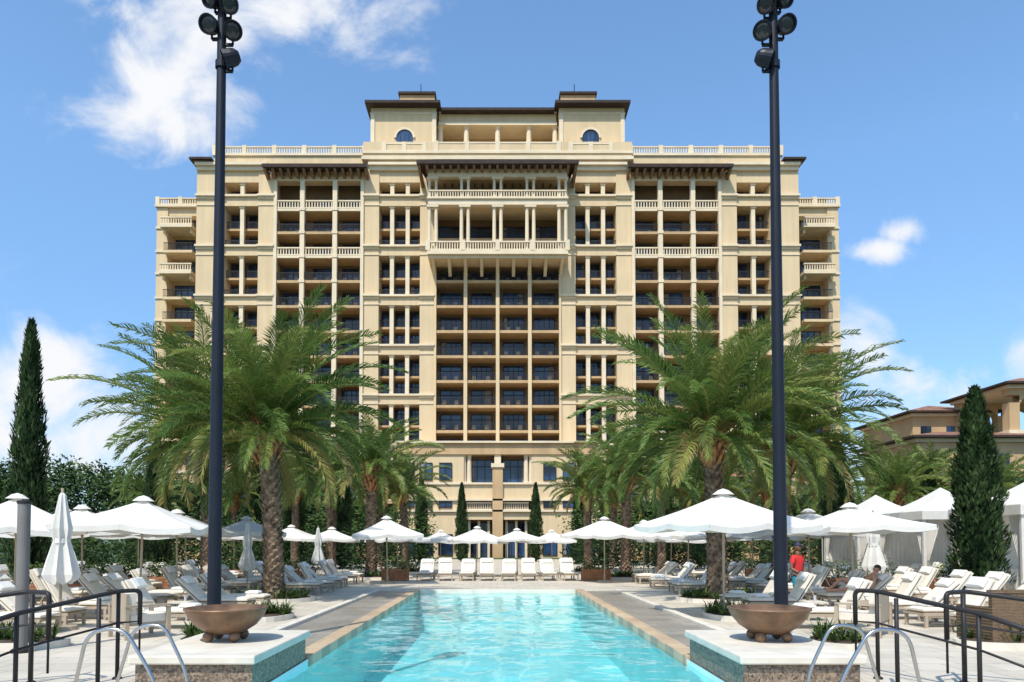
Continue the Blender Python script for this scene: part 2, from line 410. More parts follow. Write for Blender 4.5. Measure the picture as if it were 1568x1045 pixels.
levels(0, 97, lv_c, ())
doorset([-73, -25, 25, 73], lv_c, 32)
cols.box(-2.7*KX, 2.7*KX, YF-0.3, YF+0.3, -.1, ZF(409), M_stucco); sb(cols, 46.3, 51.7, YF-0.3, YF+0.3, 409, None, M_stucco)
sb(cols, 93.5, 96.9, YF-0.25, YF+0.3, 409, None, M_stucco)
YL = YF-3.2; KL = (YL+1.26)/1100
ZL = lambda y: ZF(y, YL)
walls.box(-96.9*KX, 96.9*KX, YF-0.02, YB+.005, ZF(409), ZL(384), M_stucco2)
sb(slabs, 0, 108, YL, YF-.021, 383, 389, M_trim, KL, YL); sb(slabs, 0, 106, YL+.3, YF-.021, 389, 394, M_stucco, KL, YL)
for i in range(9):
    x = (-100+25*i)*KL; zc = ZL(394); slabs.add([(x-.2,YL+.5,zc),(x+.2,YL+.5,zc),(x+.2,YF-.03,zc),(x-.2,YF-.03,zc),(x-.2,YF-.03,zc-1.3),(x+.2,YF-.03,zc-1.3)],
        [(0,1,2,3),(0,4,5,1),(3,2,5,4),(0,3,4),(1,5,2)], M_trim)
balus(trims, -107*KL, 107*KL, YL, ZL(383), ZL(369), M_trim, post=4.1)
sb(walls, 0, 107, YL+.1, YL+.9, 302, 313, M_trim, KL, YL); sb(walls, 0, 108.5, YL-.1, YL+1, 301.5, 304.5, M_trim, KL, YL)
slabs.box(-106*KL, 106*KL, YL+.9, YB, ZL(306), ZL(302), M_stucco)
balus(trims, -106*KL, 106*KL, YL+.15, ZL(301.5), ZL(290), M_trim, post=0)
walls.box(-107*KL, 107*KL, YL+.1, YL+.9, ZL(270), zce-.3, M_trim); walls.box(-106*KL, 106*KL, YL+.9, YF+1, ZL(268), ZL(262), M_stucco2)
def lcol(x, z0, z1, r):
    cols.lathe([(r*1.45, 0), (r*1.45, .18), (r, .3), (r*.85, z1-z0-.35), (r*1.3, z1-z0-.2), (r*1.3, z1-z0)], (x, YL+.5, z0), M_trim, n=10)
for u in (-100, -50.5, 0, 50.5, 100):
    for du in (-5.2, 5.2):
        lcol((u+du)*KL, ZL(383), ZL(313), .25); lcol((u+du)*KL, ZL(301.5), ZL(270), .2)
    for yt, yb_ in ((313, 316), (270, 273)):
        cols.box((u-9)*KL, (u+9)*KL, YL+.12, YL+.88, ZL(yb_), ZL(yt)+.01, M_trim)
zf = [ZL(383), ZL(347), ZL(301.5)]
for u in (-75, -25, 25, 75):
    for z0 in zf: door(u*KX, 34*KX, YB, z0, 2.5, 4)
slabs.box(-96.8*KX, 96.8*KX, YF+.3, YB+.004, ZL(347)-.35, ZL(347), M_stucco2); irail(-96*KX, 96*KX, YF+.3, ZL(347))
YT = YF+1.2; KT = (YT+2)/1100
ZT = lambda y: ZF(y, YT)
sb(walls, 94, 194, YT, YF+13, 158, 232, M_stucco, KT, YT)
sb(walls, 92, 196, YT-.2, YF+13.2, 161, 165, M_trim, KT, YT); sb(walls, 93, 195, YT-.1, YF+13.1, 173, 175, M_trim, KT, YT)
for s in for_s:
    for u in (97, 191): walls.box(s*(u-3)*KT, s*(u+3)*KT, YT-.15, YT+.1, ZT(230), ZT(175), M_trim)
    x0, x1 = sorted((s*87*KT, s*201*KT)); z = ZF(156, YT-1.2)
    roofs.box(x0, x1, YT-1.2, YF+14, z-.1, z+.25, M_eave)
    roofs.add([(x0+.05,YT-1.1,z+.252),(x1-.05,YT-1.1,z+.252),(x1-.05,YF+13.9,z+.252),(x0+.05,YF+13.9,z+.252),(x0+3,YF+4,z+1.1),(x1-3,YF+4,z+1.1),(x1-3,YF+10,z+1.1),(x0+3,YF+10,z+1.1)],
              [(0,1,5,4),(1,2,6,5),(2,3,7,6),(3,0,4,7),(4,5,6,7)], M_roof)
    zz = ZF(145.5, YF+2.5)
    roofs.box(s*98*KT, s*152*KT, YF+2.5, YF+9, z+.5, zz, M_stucco2); roofs.box(s*96*KT, s*154*KT, YF+2.2, YF+9.2, zz, zz+.3, M_eave)
    rails.tube([(s*121*KT, YF+4, zz), (s*121*KT, YF+4, zz+2.4)], 0.06, M_iron, 6)
    xc = s*142*KT; zc = ZT(212); r = 1.1; n = 14
    arc = [(xc+r*math.cos(math.pi*i/n), YT-.06, zc+r*math.sin(math.pi*i/n)) for i in range(n+1)]
    glz.face(arc, M_glass)
    glz.box(xc-r, xc+r, YT-.06, YT+.05, ZT(226), zc, M_glass)
    ro = r+.28
    for i in range(n):
        a0, a1 = math.pi*i/n, math.pi*(i+1)/n
        P = lambda rr, a, y: (xc+rr*math.cos(a), y, zc+rr*math.sin(a))
        trims.face([P(r,a0,YT-.2),P(ro,a0,YT-.2),P(ro,a1,YT-.2),P(r,a1,YT-.2)], M_trim)
        trims.face([P(ro,a0,YT-.2),P(ro,a0,YT),P(ro,a1,YT),P(ro,a1,YT-.2)], M_trim)
    for q in (-.5, 0, .5):
        glz.box(xc+q*r-.04, xc+q*r+.04, YT-.12, YT-.07, ZT(226), zc+r*.85, M_iron)
    balus(trims, s*112*KX, s*174*KX, YF-0.45, ZF(234.5), ZF(222), M_trim, post=2.6)
YC = YF+2.2; KC = (YC+2)/1100
ZC = lambda y: ZF(y, YC)
sb(walls, 0, 90, YC, YF+12, 170, 192, M_stucco, KC, YC); sb(walls, 0, 90.5, YC-.15, YF+12.2, 188, 192.5, M_trim, KC, YC)
sb(walls, 0, 90.2, YC-.2, YF+12.3, 169, 173, M_trim, KC, YC)
walls.box(-93.9*KC, 93.9*KC, YF+5.5, YF+12, ZC(232), ZC(191), M_stucco2)
z = ZF(167.5, YC-1); roofs.box(-86*KC, 86*KC, YC-1, YF+13, z-.1, z+.25, M_eave)
for u in (-88, -48, 0, 48, 88): cols.lathe([(.5,0),(.5,.2),(.36,.3),(.32,ZC(192)-ZC(228)-.3),(.5,ZC(192)-ZC(228)-.1),(.5,ZC(192)-ZC(228))], (u*KC, YC+.5, ZC(228)), M_trim, 10)
for u in (-68, -24, 24, 68): door(u*KC, 26*KC, YF+5.5, ZC(226), 2.3, 2)
balus(trims, -94*KX, 94*KX, YF-0.45, ZF(234.5), ZF(220.5), M_trim, post=4.0)
YW = YF+5; KW = (YW+1.26)/1100
ZW = lambda y: ZF(y, YW)
sb(walls, 455, 521, YW+1.6, YW+16, 316, None, M_stucco2, KW, YW)
sb(walls, 506, 523, YW, YW+16.2, 312, None, M_stucco, KW, YW)
sb(walls, 455, 506, YW+.2, YW+16, 304, 330, M_stucco, KW, YW)
sb(trims, 450, 525, YW-.3, YW+16.4, 314, 318, M_trim, KW, YW)
for s in for_s: balus(trims, s*452*KW, s*522*KW, YW-.1, ZW(314), ZW(303.5), M_trim, post=2.6)
for s in for_s:
    roofs.box(s*518*KW, s*526*KW, YW+5, YW+16.5, ZW(345), ZW(341), M_eave)
    for i, y in enumerate([351, 387, 421, 458, 492, 529, 565, 601, 637, 673]):
        z = ZW(y); x0, x1 = sorted((s*464*KW, s*508*KW))
        if i in (0, 2):
            slabs.box(x0-.2, x1+.2, YW-1.6, YW+1.61, z-.4, z, M_trim); balus(trims, x0-.2, x1+.2, YW-1.55, z, z+1.05, M_trim, post=0)
            for xx in (x0, x1-.3): slabs.box(xx, xx+.3, YW-1.0, YW+.1, z-1.0, z-.4, M_trim)
        else:
            slabs.box(x0, x1, YW-.9, YW+1.61, z-.35, z, M_stucco); irail(x0, x1, YW-.85, z)
        door((x0+x1)/2, 2.6, YW+1.6, z, 2.35, 3)
        trims.box(s*505.5*KW, s*524*KW, YW-.15, YW+.3, ZW(y-3), ZW(y), M_trim)
YP = YF-4; KP = YP/1100
ZP = lambda y: ZF(y, YP)
sb(walls, 0, 155, YP, YF-.35, 679, 696, M_stucco2, KP, YP); sb(trims, 0, 157, YP-.4, YF-.35, 676, 679, M_trim, KP, YP)
sb(walls, 52, 155, YP+.2, YF-.36, 696, None, M_stucco, KP, YP)
sb(walls, 0, 52, YP+2, YF-.36, 696, None, M_back_shade, KP, YP)
sb(walls, 0, 52, YP+.3, YP+2, 741, 766, M_stucco, KP, YP); sb(trims, 0, 157, YP-.1, YP+.35, 764, 767, M_trim, KP, YP); sb(trims, 0, 157, YP, YP+.34, 739, 742, M_trim, KP, YP)
sb(walls, 0, 52, YP+.3, YP+2, 781, 796, M_stucco, KP, YP); sb(trims, 0, 157, YP-.1, YP+.35, 781, 784, M_trim, KP, YP)
cols.box(-8*KP, 8*KP, YP-.1, YP+2, -.1, ZP(712), M_stucco2); cols.box(-10*KP, 10*KP, YP-.3, YP+2, ZP(716), ZP(710), M_trim)
cols.box(-5*KP, 5*KP, YP+.2, YP+1.2, ZP(710), ZP(696), M_trim)
for s in for_s:
    for u in (44, 52): cols.lathe([(.38,0),(.3,.3),(.26,ZP(696)-ZP(740)-.3),(.38,ZP(696)-ZP(740))], (s*u*KP, YP+.7, ZP(740)), M_trim, 10)
    door(s*26*KP, 36*KP, YP+1.95, ZP(740), ZP(702)-ZP(740), 3); door(s*26*KP, 30*KP, YP+1.95, ZP(781), 1.0, 3)
    balus(trims, s*9*KP, s*48*KP, YP+.3, ZP(781), ZP(769), M_trim, post=0, step=.22, w=.08)
    xa, xb = sorted((s*12*KP, s*46*KP)); zt = ZP(797)
    for q in (xa, (xa+xb)/2-.15, xb-.3): trims.box(q, q+.3, YP+1.2, YP+1.7, -.1, zt, M_trim)
    door((xa+xb)/2, xb-xa-.4, YP+1.95, 0.0, ZP(800), 4)
    for uu in (80, 110, 138):
        door(s*uu*KP, 1.5, YP+.17, ZP(736), 2.2, 2); door(s*uu*KP, 1.5, YP+.17, ZP(778), .9, 2)
        door(s*uu*KP, 1.7, YP+.17, 0.3, 2.6, 2)
for s in for_s:
    Yq = 80.0; x0, x1 = sorted((s*24.0, s*36.0))
    walls.box(x0, x1, Yq, YF-.4, -.1, 12.0, M_stucco2); trims.box(x0-.3, x1+.3, Yq-.3, YF-.42, 12.0, 12.5, M_trim); trims.box(x0-.15, x1+.15, Yq-.15, YF-.44, 9.6, 9.9, M_trim)
    for i in range(4): door(x0+2+i*2.7, 1.5, Yq, 9.95, 1.6, 2); door(x0+2+i*2.7, 1.5, Yq, 6.2, 2.2, 2)
    x0, x1 = sorted((s*13.0, s*27.5)); y0, y1 = 74., 79.9; z = 8.6
    walls.box(x0, x1, y0, y1, -.1, z, M_stucco2); trims.box(x0-.2, x1+.2, y0-.2, y1+.05, z-.5, z-.2, M_trim)
    roofs.add([(x0-.7,y0-.7,z),(x1+.7,y0-.7,z),(x1+.7,y1+.08,z),(x0-.7,y1+.08,z),(x0+2.5,y0+3,z+1.6),(x1-2.5,y0+3,z+1.6)], [(0,1,5,4),(1,2,5),(2,3,4,5),(3,0,4),(0,3,2,1)], M_roof)
    for i in range(5): door(x0+1.6+i*2.8, 1.4, y0, 5.4, 2.1, 2)
hchild(walls, 'walls'); hchild(cols, 'columns'); hchild(trims, 'balustrades_and_cornices'); hchild(rails, 'iron_railings'); hchild(glz, 'windows'); hchild(roofs, 'roofs'); hchild(slabs, 'balcony_slabs')

# ------------------------------------------------------------------ pavilion buildings on the right
def pavilion(name, x0, x1, y0, y1, z, arch=True, rh=1.6):
    e = empty(name, ((x0+x1)/2, (y0+y1)/2, 0)); cx, cy = (x0+x1)/2, (y0+y1)/2
    w, t, rf, g = MB(), MB(), MB(), MB()
    def sh(b): b.v = [(a-cx, c-cy, d) for a, c, d in b.v]
    hb = z-4.2 if arch else z
    w.box(x0, x1, y0, y1, -.1, hb, M_stucco2)
    if arch:
        n = 3; pw = .95; W = (x1-x0)
        for i in range(n):
            c = x0+pw/2+i*(W-pw)/(n-1)
            for yy in (y0, y1-pw): w.box(c-pw/2, c+pw/2, yy, yy+pw, hb, z-1.6, M_stucco2)
        ow = (W-n*pw)/(n-1)
        for yy in (y0, y1-pw):
            w.box(x0, x1, yy, yy+pw, z-.9, z, M_stucco2)
            for i in range(n-1):
                a0 = x0+pw+i*(ow+pw); cc = a0+ow/2; r = ow/2
                for k in range(10):
                    A, B = math.pi*k/10, math.pi*(k+1)/10
                    xa, za = cc+r*math.cos(A), z-1.9+min(1.0, r)*math.sin(A); xb, zb = cc+r*math.cos(B), z-1.9+min(1.0, r)*math.sin(B)
                    w.add([(xa,yy,za),(xb,yy,zb),(xb,yy,z-.9),(xa,yy,z-.9),(xa,yy+pw,za),(xb,yy+pw,zb),(xb,yy+pw,z-.9),(xa,yy+pw,z-.9)], [(0,3,2,1),(4,5,6,7),(0,1,5,4)], M_stucco2)
        t.box(x0-.2, x1+.2, y0-.2, y1+.2, hb-.3, hb+.02, M_trim); t.box(x0-.12, x1+.12, y0-.12, y1+.12, hb-1.6, hb-1.35, M_trim)
    else:
        n = int((x1-x0)/2.6)
        for i in range(n):
            c = x0+(i+.5)*(x1-x0)/n
            g.box(c-.55, c+.55, y0-.04, y0+.02, z-3.2, z-1.3, M_glass); g.box(c-.65, c+.65, y0-.12, y0-.041, z-3.35, z-3.2, M_trim); g.box(c-.04, c+.04, y0-.09, y0-.042, z-3.2, z-1.3, M_iron)
        sh(g); g.obj('windows', parent=e)
    t.box(x0-.25, x1+.25, y0-.25, y1+.25, z-.3, z+.02, M_trim)
    d = min(x1-x0, y1-y0)/2
    if x1-x0 >= y1-y0: r0, r1 = (x0+d, cy, z+rh), (x1-d, cy, z+rh)
    else: r0, r1 = (cx, y0+d, z+rh), (cx, y1-d, z+rh)
    o = .9
    P = [(x0-o,y0-o,z+.02),(x1+o,y0-o,z+.02),(x1+o,y1+o,z+.02),(x0-o,y1+o,z+.02)]
    rf.box(x0-o, x1+o, y0-o, y1+o, z+.021, z+.2, M_eave)
    P = [(a, c, z+.202) for a, c, _ in P]
    if x1-x0 >= y1-y0: rf.add(P+[r0, r1], [(0,1,5,4),(1,2,5),(2,3,4,5),(3,0,4)], M_roof)
    else: rf.add(P+[r0, r1], [(0,1,4),(1,2,5,4),(2,3,5),(3,0,4,5)], M_roof)
    for b_, nm in ((w, 'walls'), (t, 'cornice'), (rf, 'hip_roof')): sh(b_); b_.obj(nm, parent=e)
pavilion('stucco_tower', 47.3, 56, 66, 74, 16.4)
pavilion('stucco_villa', 43.0, 51, 74, 84, 15.2, arch=False)
pavilion('stucco_villa', 37, 49, 63, 72, 11.0, arch=False, rh=1.3)

# ------------------------------------------------------------------ vegetation
def palm_mesh(name, seed, H, L, nf, nl, tr, lw=0.045):
    r = random.Random(seed); b = MB()
    nseg = 46; n = 14; vs = []; fs = []
    lean = (r.uniform(-.15, .15), r.uniform(-.15, .15))
    for i in range(nseg+1):
        t = i/nseg; rr = tr*(1.25-0.9*min(t*6, 1)*0.25 - 0.12*t)
        if t > .86: rr *= 1+0.35*(t-.86)/.14
        cx, cy = lean[0]*t*t*2, lean[1]*t*t*2
        for k in range(n):
            a = 2*math.pi*k/n
            boss = 1+0.06*(1 if (k+i) % 2 else -1)+r.uniform(-.06, .06)
            vs.append((cx+rr*boss*math.cos(a), cy+rr*boss*math.sin(a), H*t+r.uniform(-.02, .02)))
    for i in range(nseg):
        for k in range(n): fs.append((i*n+k, i*n+(k+1) % n, (i+1)*n+(k+1) % n, (i+1)*n+k))
    b.add(vs, fs, M_bark)
    top = Vector((lean[0]*2, lean[1]*2, H-0.1))
    for i in range(330):
        t = .03+.94*i/330; a = i*2.4; rr = tr*(1.25-0.9*min(t*6, 1)*0.25-.12*t)*(1+max(0, t-.86)*2.5)
        c = Vector((lean[0]*t*t*2, lean[1]*t*t*2, H*t)); d = Vector((math.cos(a), math.sin(a), 0)); sd = Vector((-d.y, d.x, 0))*.075*r.uniform(.7, 1.1)
        p0 = c+d*rr*.96-Vector((0,0,.07)); p1 = c+d*(rr+.05)+Vector((0,0,.05))
        b.face([p0-sd, p0+sd, p1+sd*.7, p1-sd*.7], M_bark); b.face([p1-sd*.7, p1+sd*.7, c+d*rr*.9+sd*.6+Vector((0,0,.055)), c+d*rr*.9-sd*.6+Vector((0,0,.055))], M_bark)
    for i in range(90):
        a = i*2.4; z = -0.9+1.6*i/90; d = Vector((math.cos(a), math.sin(a), 0.0)); rb = tr*(1.2 - .3*(i/90))
        p0 = top+d*rb*.75+Vector((0,0,z)); p1 = p0+d*0.28+Vector((0,0,.5)); sd = Vector((-d.y, d.x, 0))*.085
        b.face([p0-sd, p0+sd, p1+sd*.5, p1-sd*.5], M_boot); b.face([p0-sd-d*.02, p1-sd*.5-d*.1, p1+sd*.5-d*.1, p0+sd-d*.02], M_boot)
    for i in range(nf):
        q = i/(nf-1)
        az = i*2.39996+r.uniform(-.3, .3)
        e0 = math.radians(84-90*q**1.05+r.uniform(-8, 8))
        Lf = L*(0.74+0.28*math.sin(math.pi*min(1, q*1.15+.12)))*r.uniform(.84, 1.08)
        droop = math.radians(54+42*q+r.uniform(-16, 16))
        hd = Vector((math.cos(az), math.sin(az), 0)); side = Vector((-hd.y, hd.x, 0))
        p = top+hd*tr*.5+Vector((0,0,.15*(1-q))); N = 14; pts = [p.copy()]; dirs = []
        for k in range(N):
            t = (k+.5)/N; e = e0-droop*t**1.5
            d = hd*math.cos(e)+Vector((0,0,math.sin(e)))+side*0.16*math.sin(i*1.7)*t; d.normalize(); dirs.append(d); p = p+d*Lf/N; pts.append(p.copy())
        dirs.append(dirs[-1])
        for k in range(N):
            w0, w1 = 0.045*(1-k/N)+.008, 0.045*(1-(k+1)/N)+.008
            tn = .9 if k < 3 else .68
            up = side.cross(dirs[k]).normalized()
            b.face([pts[k]-side*w0, pts[k]+side*w0, pts[k+1]+side*w1, pts[k+1]-side*w1], M_palm, tn)
            b.face([pts[k]-up*w0, pts[k]+up*w0, pts[k+1]+up*w1, pts[k+1]-up*w1], M_palm, tn)
        base = 0.46 - 0.12*q + r.uniform(-.16, .18)
        if q > .9 and r.random() < .55: base = .78
        twist = r.uniform(-.35, .35)
        for j in range(nl):
            t = 0.16+0.84*(j+r.random()*.6)/nl
            if t > 1: t = 1
            f = t*N; k = min(N-1, int(f)); pp = pts[k].lerp(pts[k+1], f-k); d = dirs[k]
            up = side.cross(d).normalized()
            if up.z < 0: up = -up
            ll = L*0.125*(math.sin(math.pi*min(1, .16+t*.80))**.6)*r.uniform(.8, 1.12)+.05
            for sg in (-1, 1):
                s2 = side*sg
                lift = .42+r.uniform(-.25, .25)+twist*sg
                ld = (s2*(1.0-.35*t)+d*(.6+.6*t)+up*lift); ld.normalize()
                p1 = pp+ld*ll*.55; ld2 = (ld+Vector((0,0,-.40-.25*q-r.random()*.25))).normalized(); p2 = p1+ld2*ll*.45
                wv = d*lw*.5+up*r.uniform(-.3, .3)*lw
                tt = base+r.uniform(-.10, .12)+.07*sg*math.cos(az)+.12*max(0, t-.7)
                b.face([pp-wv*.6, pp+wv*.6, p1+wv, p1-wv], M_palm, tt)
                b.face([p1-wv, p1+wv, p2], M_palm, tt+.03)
    return b
def mk(b, name):
    o = b.obj(name); me = o.data; bpy.data.objects.remove(o); return me
palmA = mk(palm_mesh('date_palm', 1, 5.2, 5.0, 80, 76, .30, .046), 'date_palm')
palmB = mk(palm_mesh('date_palm', 5, 5.2, 5.0, 76, 76, .30, .046), 'date_palm')
palmC = mk(palm_mesh('date_palm', 9, 5.4, 3.9, 54, 46, .26, .055), 'date_palm')
palmD = mk(palm_mesh('date_palm', 14, 5.4, 3.7, 50, 46, .24, .055), 'date_palm')
def palm(me, x, y, s=1, rot=0, sz=None): return inst('date_palm', me, loc=(x, y, 0), rotz=rot, scale=(s, s, sz or s))
palm(palmA, -7.0, 22.5, 1.0, .5)
palm(palmB, 6.87, 22.5, .98, 1.9)
palm(palmB, -10.6, 26.5, 1.0, 3.3, 1.03)
palm(palmA, 10.6, 27.0, .98, 4.1, 1.04)
for (x, y, s, rt, me) in [(-6.5, 37, 1.0, 0, palmC), (6.6, 37, .98, 2, palmD), (-5.5, 43, .92, 1, palmD), (5.4, 43, .92, 4, palmC),
                          (-9.5, 41, 1.0, 3, palmC), (9.8, 43, 1.0, 5, palmD), (-13.5, 48, 1.0, 2.2, palmD), (13.8, 46, .98, 1.2, palmC),
                          (18.5, 50, 1.0, 3.2, palmD), (-19, 52, .9, 5.2, palmC), (24, 52, 1.0, .2, palmC), (30, 50, 1.05, 1.7, palmD),
                          (28, 42, .85, 2.6, palmC), (36, 52, 1.0, 4, palmC), (-9, 55, 1.0, 2.9, palmD), (9, 56, 1.0, .7, palmC), (16, 60, 1.1, .9, palmD),
                          (21.5, 38, .82, 5.7, palmD), (33, 60, 1.15, 3.1, palmC), (-22, 46, .8, 1.4, palmD)]:
    palm(me, x, y, s, rt)

def cypress_mesh(seed, H=8.0, Rr=.72, n=9000):
    r = random.Random(seed); b = MB()
    b.tube([(0,0,0), (0,0,H*.9)], [.12, .02], M_wbark, 8)
    prof = lambda t: Rr*(min(1, t*9+.35))*(1-t**2.2)**.8
    for i in range(n):
        t = r.random()**.9; a = r.uniform(0, 2*math.pi)
        lump = mnoise.noise(Vector((math.cos(a)*1.6+seed, math.sin(a)*1.6, t*H*1.1)))*.38+mnoise.noise(Vector((math.cos(a)*4+seed, math.sin(a)*4, t*H*3)))*.22
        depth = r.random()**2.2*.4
        rr = prof(t)*(1+lump-depth)
        p = Vector((rr*math.cos(a), rr*math.sin(a), .1+t*H*.97+r.uniform(-.05, .05)))
        o = Vector((math.cos(a), math.sin(a), 0)); d = (o*.5+Vector((r.uniform(-.4,.4), r.uniform(-.4,.4), 1))).normalized()
        sd = d.cross(o+Vector((r.uniform(-.5,.5), r.uniform(-.5,.5), r.uniform(-.5,.5)))).normalized()
        l = r.uniform(.12, .30); w = r.uniform(.025, .05)
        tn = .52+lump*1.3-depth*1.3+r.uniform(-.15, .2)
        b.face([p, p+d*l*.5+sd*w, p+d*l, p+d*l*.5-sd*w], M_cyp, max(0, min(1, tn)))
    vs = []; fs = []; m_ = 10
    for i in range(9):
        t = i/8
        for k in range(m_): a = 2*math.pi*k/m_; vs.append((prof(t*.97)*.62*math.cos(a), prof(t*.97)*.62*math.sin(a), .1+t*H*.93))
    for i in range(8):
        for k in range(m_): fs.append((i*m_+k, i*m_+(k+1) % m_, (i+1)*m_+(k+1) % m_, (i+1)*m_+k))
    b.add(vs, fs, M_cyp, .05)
    return mk(b, 'cypress_tree')
cyA = cypress_mesh(2); cyB = cypress_mesh(6)
for (x, y, h, w, me) in [(-19.0, 29, 10.9, .95, cyA), (14.7, 22, 6.6, 1.02, cyB), (18.0, 38, 7.2, 1.3, cyA), (-17.6, 37, 7.2, 1.05, cyB),
                         (-3.5, 70, 7.7, .9, cyA), (3.7, 70, 7.7, .9, cyB), (-17.5, 52, 8.2, 1.1, cyA), (-14.2, 50, 7.6, 1, cyB), (-11.2, 52, 8, 1, cyA),
                         (-19.8, 60, 9.5, 1.2, cyB), (15.5, 55, 8.5, 1.1, cyA), (12.0, 52, 7.6, 1, cyB), (21.5, 56, 8, 1.1, cyA), (-6.8, 64, 7.8, .9, cyB), (7.2, 64, 7.8, .9, cyA), (-24, 48, 6.4, 1, cyA), (26.5, 44, 6.5, 1.1, cyB)]:
    inst('cypress_tree', me, loc=(x, y, 0), rotz=x, scale=(w, w, h/8.0))

def cloud(b, c, rad, n, size, r, mat=M_leaf, tb=.45):
    cx, cy, cz = c
    for i in range(n):
        d = Vector((r.gauss(0,1), r.gauss(0,1), r.gauss(0,1))).normalized()
        k = r.random()**.45
        lump = 1+mnoise.noise(Vector((d.x*2.2+cx, d.y*2.2+cy, d.z*2.2)))*.45
        p = Vector((cx+d.x*rad[0]*k*lump, cy+d.y*rad[1]*k*lump, cz+d.z*rad[2]*k*lump))
        if p.z < .05: p.z = r.uniform(.05, .3)
        u = Vector((r.gauss(0,1), r.gauss(0,1), r.gauss(0,.6))).normalized(); v = u.orthogonal().normalized()
        s = size*r.uniform(.6, 1.3)
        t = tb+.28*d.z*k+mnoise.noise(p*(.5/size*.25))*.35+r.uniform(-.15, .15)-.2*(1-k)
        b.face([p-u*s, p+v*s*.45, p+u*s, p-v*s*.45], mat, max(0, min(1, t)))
def broad_tree(name, x, y, H, W, seed, n=4200, size=.2):
    r = random.Random(seed); b = MB()
    b.tube([(0,0,0), (.1,0,H*.3), (.0,.1,H*.55)], [.35, .26, .16], M_wbark, 8)
    for i in range(9):
        a = i*.75+seed; q = Vector((math.cos(a)*W*.34, math.sin(a)*W*.3, H*(.45+.35*r.random())))
        b.tube([(0,0,H*.32), q*.55+Vector((0,0,H*.12)), q], [.16, .1, .04], M_wbark, 6)
        cloud(b, q, (W*.22, W*.22, H*.18), n//10, size, r)
    cloud(b, (0, 0, H*.72), (W*.36, W*.36, H*.25), n//4, size, r)
    return b.obj(name, loc=(x, y, 0))
for i, (x, y, H, W) in enumerate([(-47, 72, 11, 12), (-40, 70, 10.2, 11), (-33.5, 68, 9.5, 10), (-54, 74, 10.5, 12), (-27, 66, 8, 9), (48, 60, 9.5, 10), (41, 54, 8, 8), (29, 64, 8, 9), (55, 62, 9, 10), (22, 66, 8, 8), (-20, 68, 8.5, 8), (14, 68, 6.5, 7), (-14, 68, 6.5, 7), (-62, 70, 10, 11)]):
    broad_tree('oak_tree', x, y, H, W, i+3)
r = random.Random(3); b = MB()
for s in (-1, 1):
    for i in range(22):
        cloud(b, (s*(15.5+i*1.9+r.uniform(-.5, .5)), 41+r.uniform(-2, 5), 1.5), (1.7, 1.6, r.uniform(1.5, 2.6)), 560, .15, r)
    for i in range(9):
        cloud(b, (s*(6.2+i*1.5), 49+r.uniform(-1.5, 1.5), 1.3), (1.2, 1.2, r.uniform(1.4, 2.4)), 560, .12, r, tb=.38)
    for i in range(16):
        cloud(b, (s*(6.5+i*1.6), 60+r.uniform(-2, 3), 1.9), (1.5, 1.5, r.uniform(2.2, 3.6)), 480, .17, r)
    for i in range(12):
        cloud(b, (s*(9.5+i*1.9), 67+r.uniform(-1, 2), 3.4), (1.8, 1.6, r.uniform(2.6, 4.0)), 420, .22, r)
    for i in range(7):
        cloud(b, (s*(22+r.uniform(-1, 2)), 20+i*3.2, 1.2), (1.5, 1.8, r.uniform(1.2, 2.0)), 650, .12, r)
b.obj('hedge')
r = random.Random(4); b = MB()
for i in range(150):
    x = -430+i*5.8+r.uniform(-2, 2); cloud(b, (x, 185+r.uniform(-10, 10), 4), (5.5, 4, r.uniform(5, 9)), 90, .8, r, tb=.4)
b.obj('distant_trees')
def bed(x, y, rx, ry, seed, shrub=True):
    r = random.Random(seed); b = MB(); n = 20
    b.lathe([(1.0, 0.0), (1.0, .12), (.9, .12), (.88, .09), (0, .10)], (0, 0, 0), M_slab, 20, Matrix.Diagonal((rx, ry, 1)))
    b.lathe([(.88, .125), (0, .14)], (0, 0, 0), M_soil, 20, Matrix.Diagonal((rx, ry, 1)))
    for i in range(int(26*rx*ry+12)):
        a = r.uniform(0, 6.28); q = math.sqrt(r.random())*.82; px_, py_ = rx*q*math.cos(a), ry*q*math.sin(a)
        for k in range(12):
            aa = r.uniform(0, 6.28); e = r.uniform(.5, 1.3); l = r.uniform(.25, .5); d = Vector((math.cos(aa)*math.cos(e), math.sin(aa)*math.cos(e), math.sin(e)))
            p0 = Vector((px_, py_, .1)); p1 = p0+d*l*.6; p2 = p1+(d+Vector((0,0,-.6))).normalized()*l*.4; sd = Vector((-math.sin(aa), math.cos(aa), 0))*.014
            tt = r.uniform(.35, .95)
            b.face([p0-sd, p0+sd, p1+sd, p1-sd], M_leaf, tt); b.face([p1-sd, p1+sd, p2], M_leaf, tt)
    b.obj('planted_bed', loc=(x, y, 0))
k = 0
for x, y, rx, ry in [(-7, 22.5, 1.3, 1.1), (6.87, 22.5, 1.3, 1.1), (-10.6, 26.5, 1.1, 1), (10.6, 27, 1.1, 1), (-6.3, 36.6, 2.0, 1.4), (6.4, 36.6, 2.0, 1.4), (-5.6, 43, 1.3, 1), (5.5, 43, 1.3, 1), (-5.4, 17.2, .5, .9), (5.5, 17.4, .5, .9), (-5.2, 12.9, .45, .6), (5.9, 12.6, .45, .6), (-19, 29, 1.6, 1.2), (14.7, 22, 1.4, 1.0), (-8.3, 12.6, .8, .5), (8.8, 12.6, .8, .5)]:
    k += 1; bed(x, y, rx, ry, k)
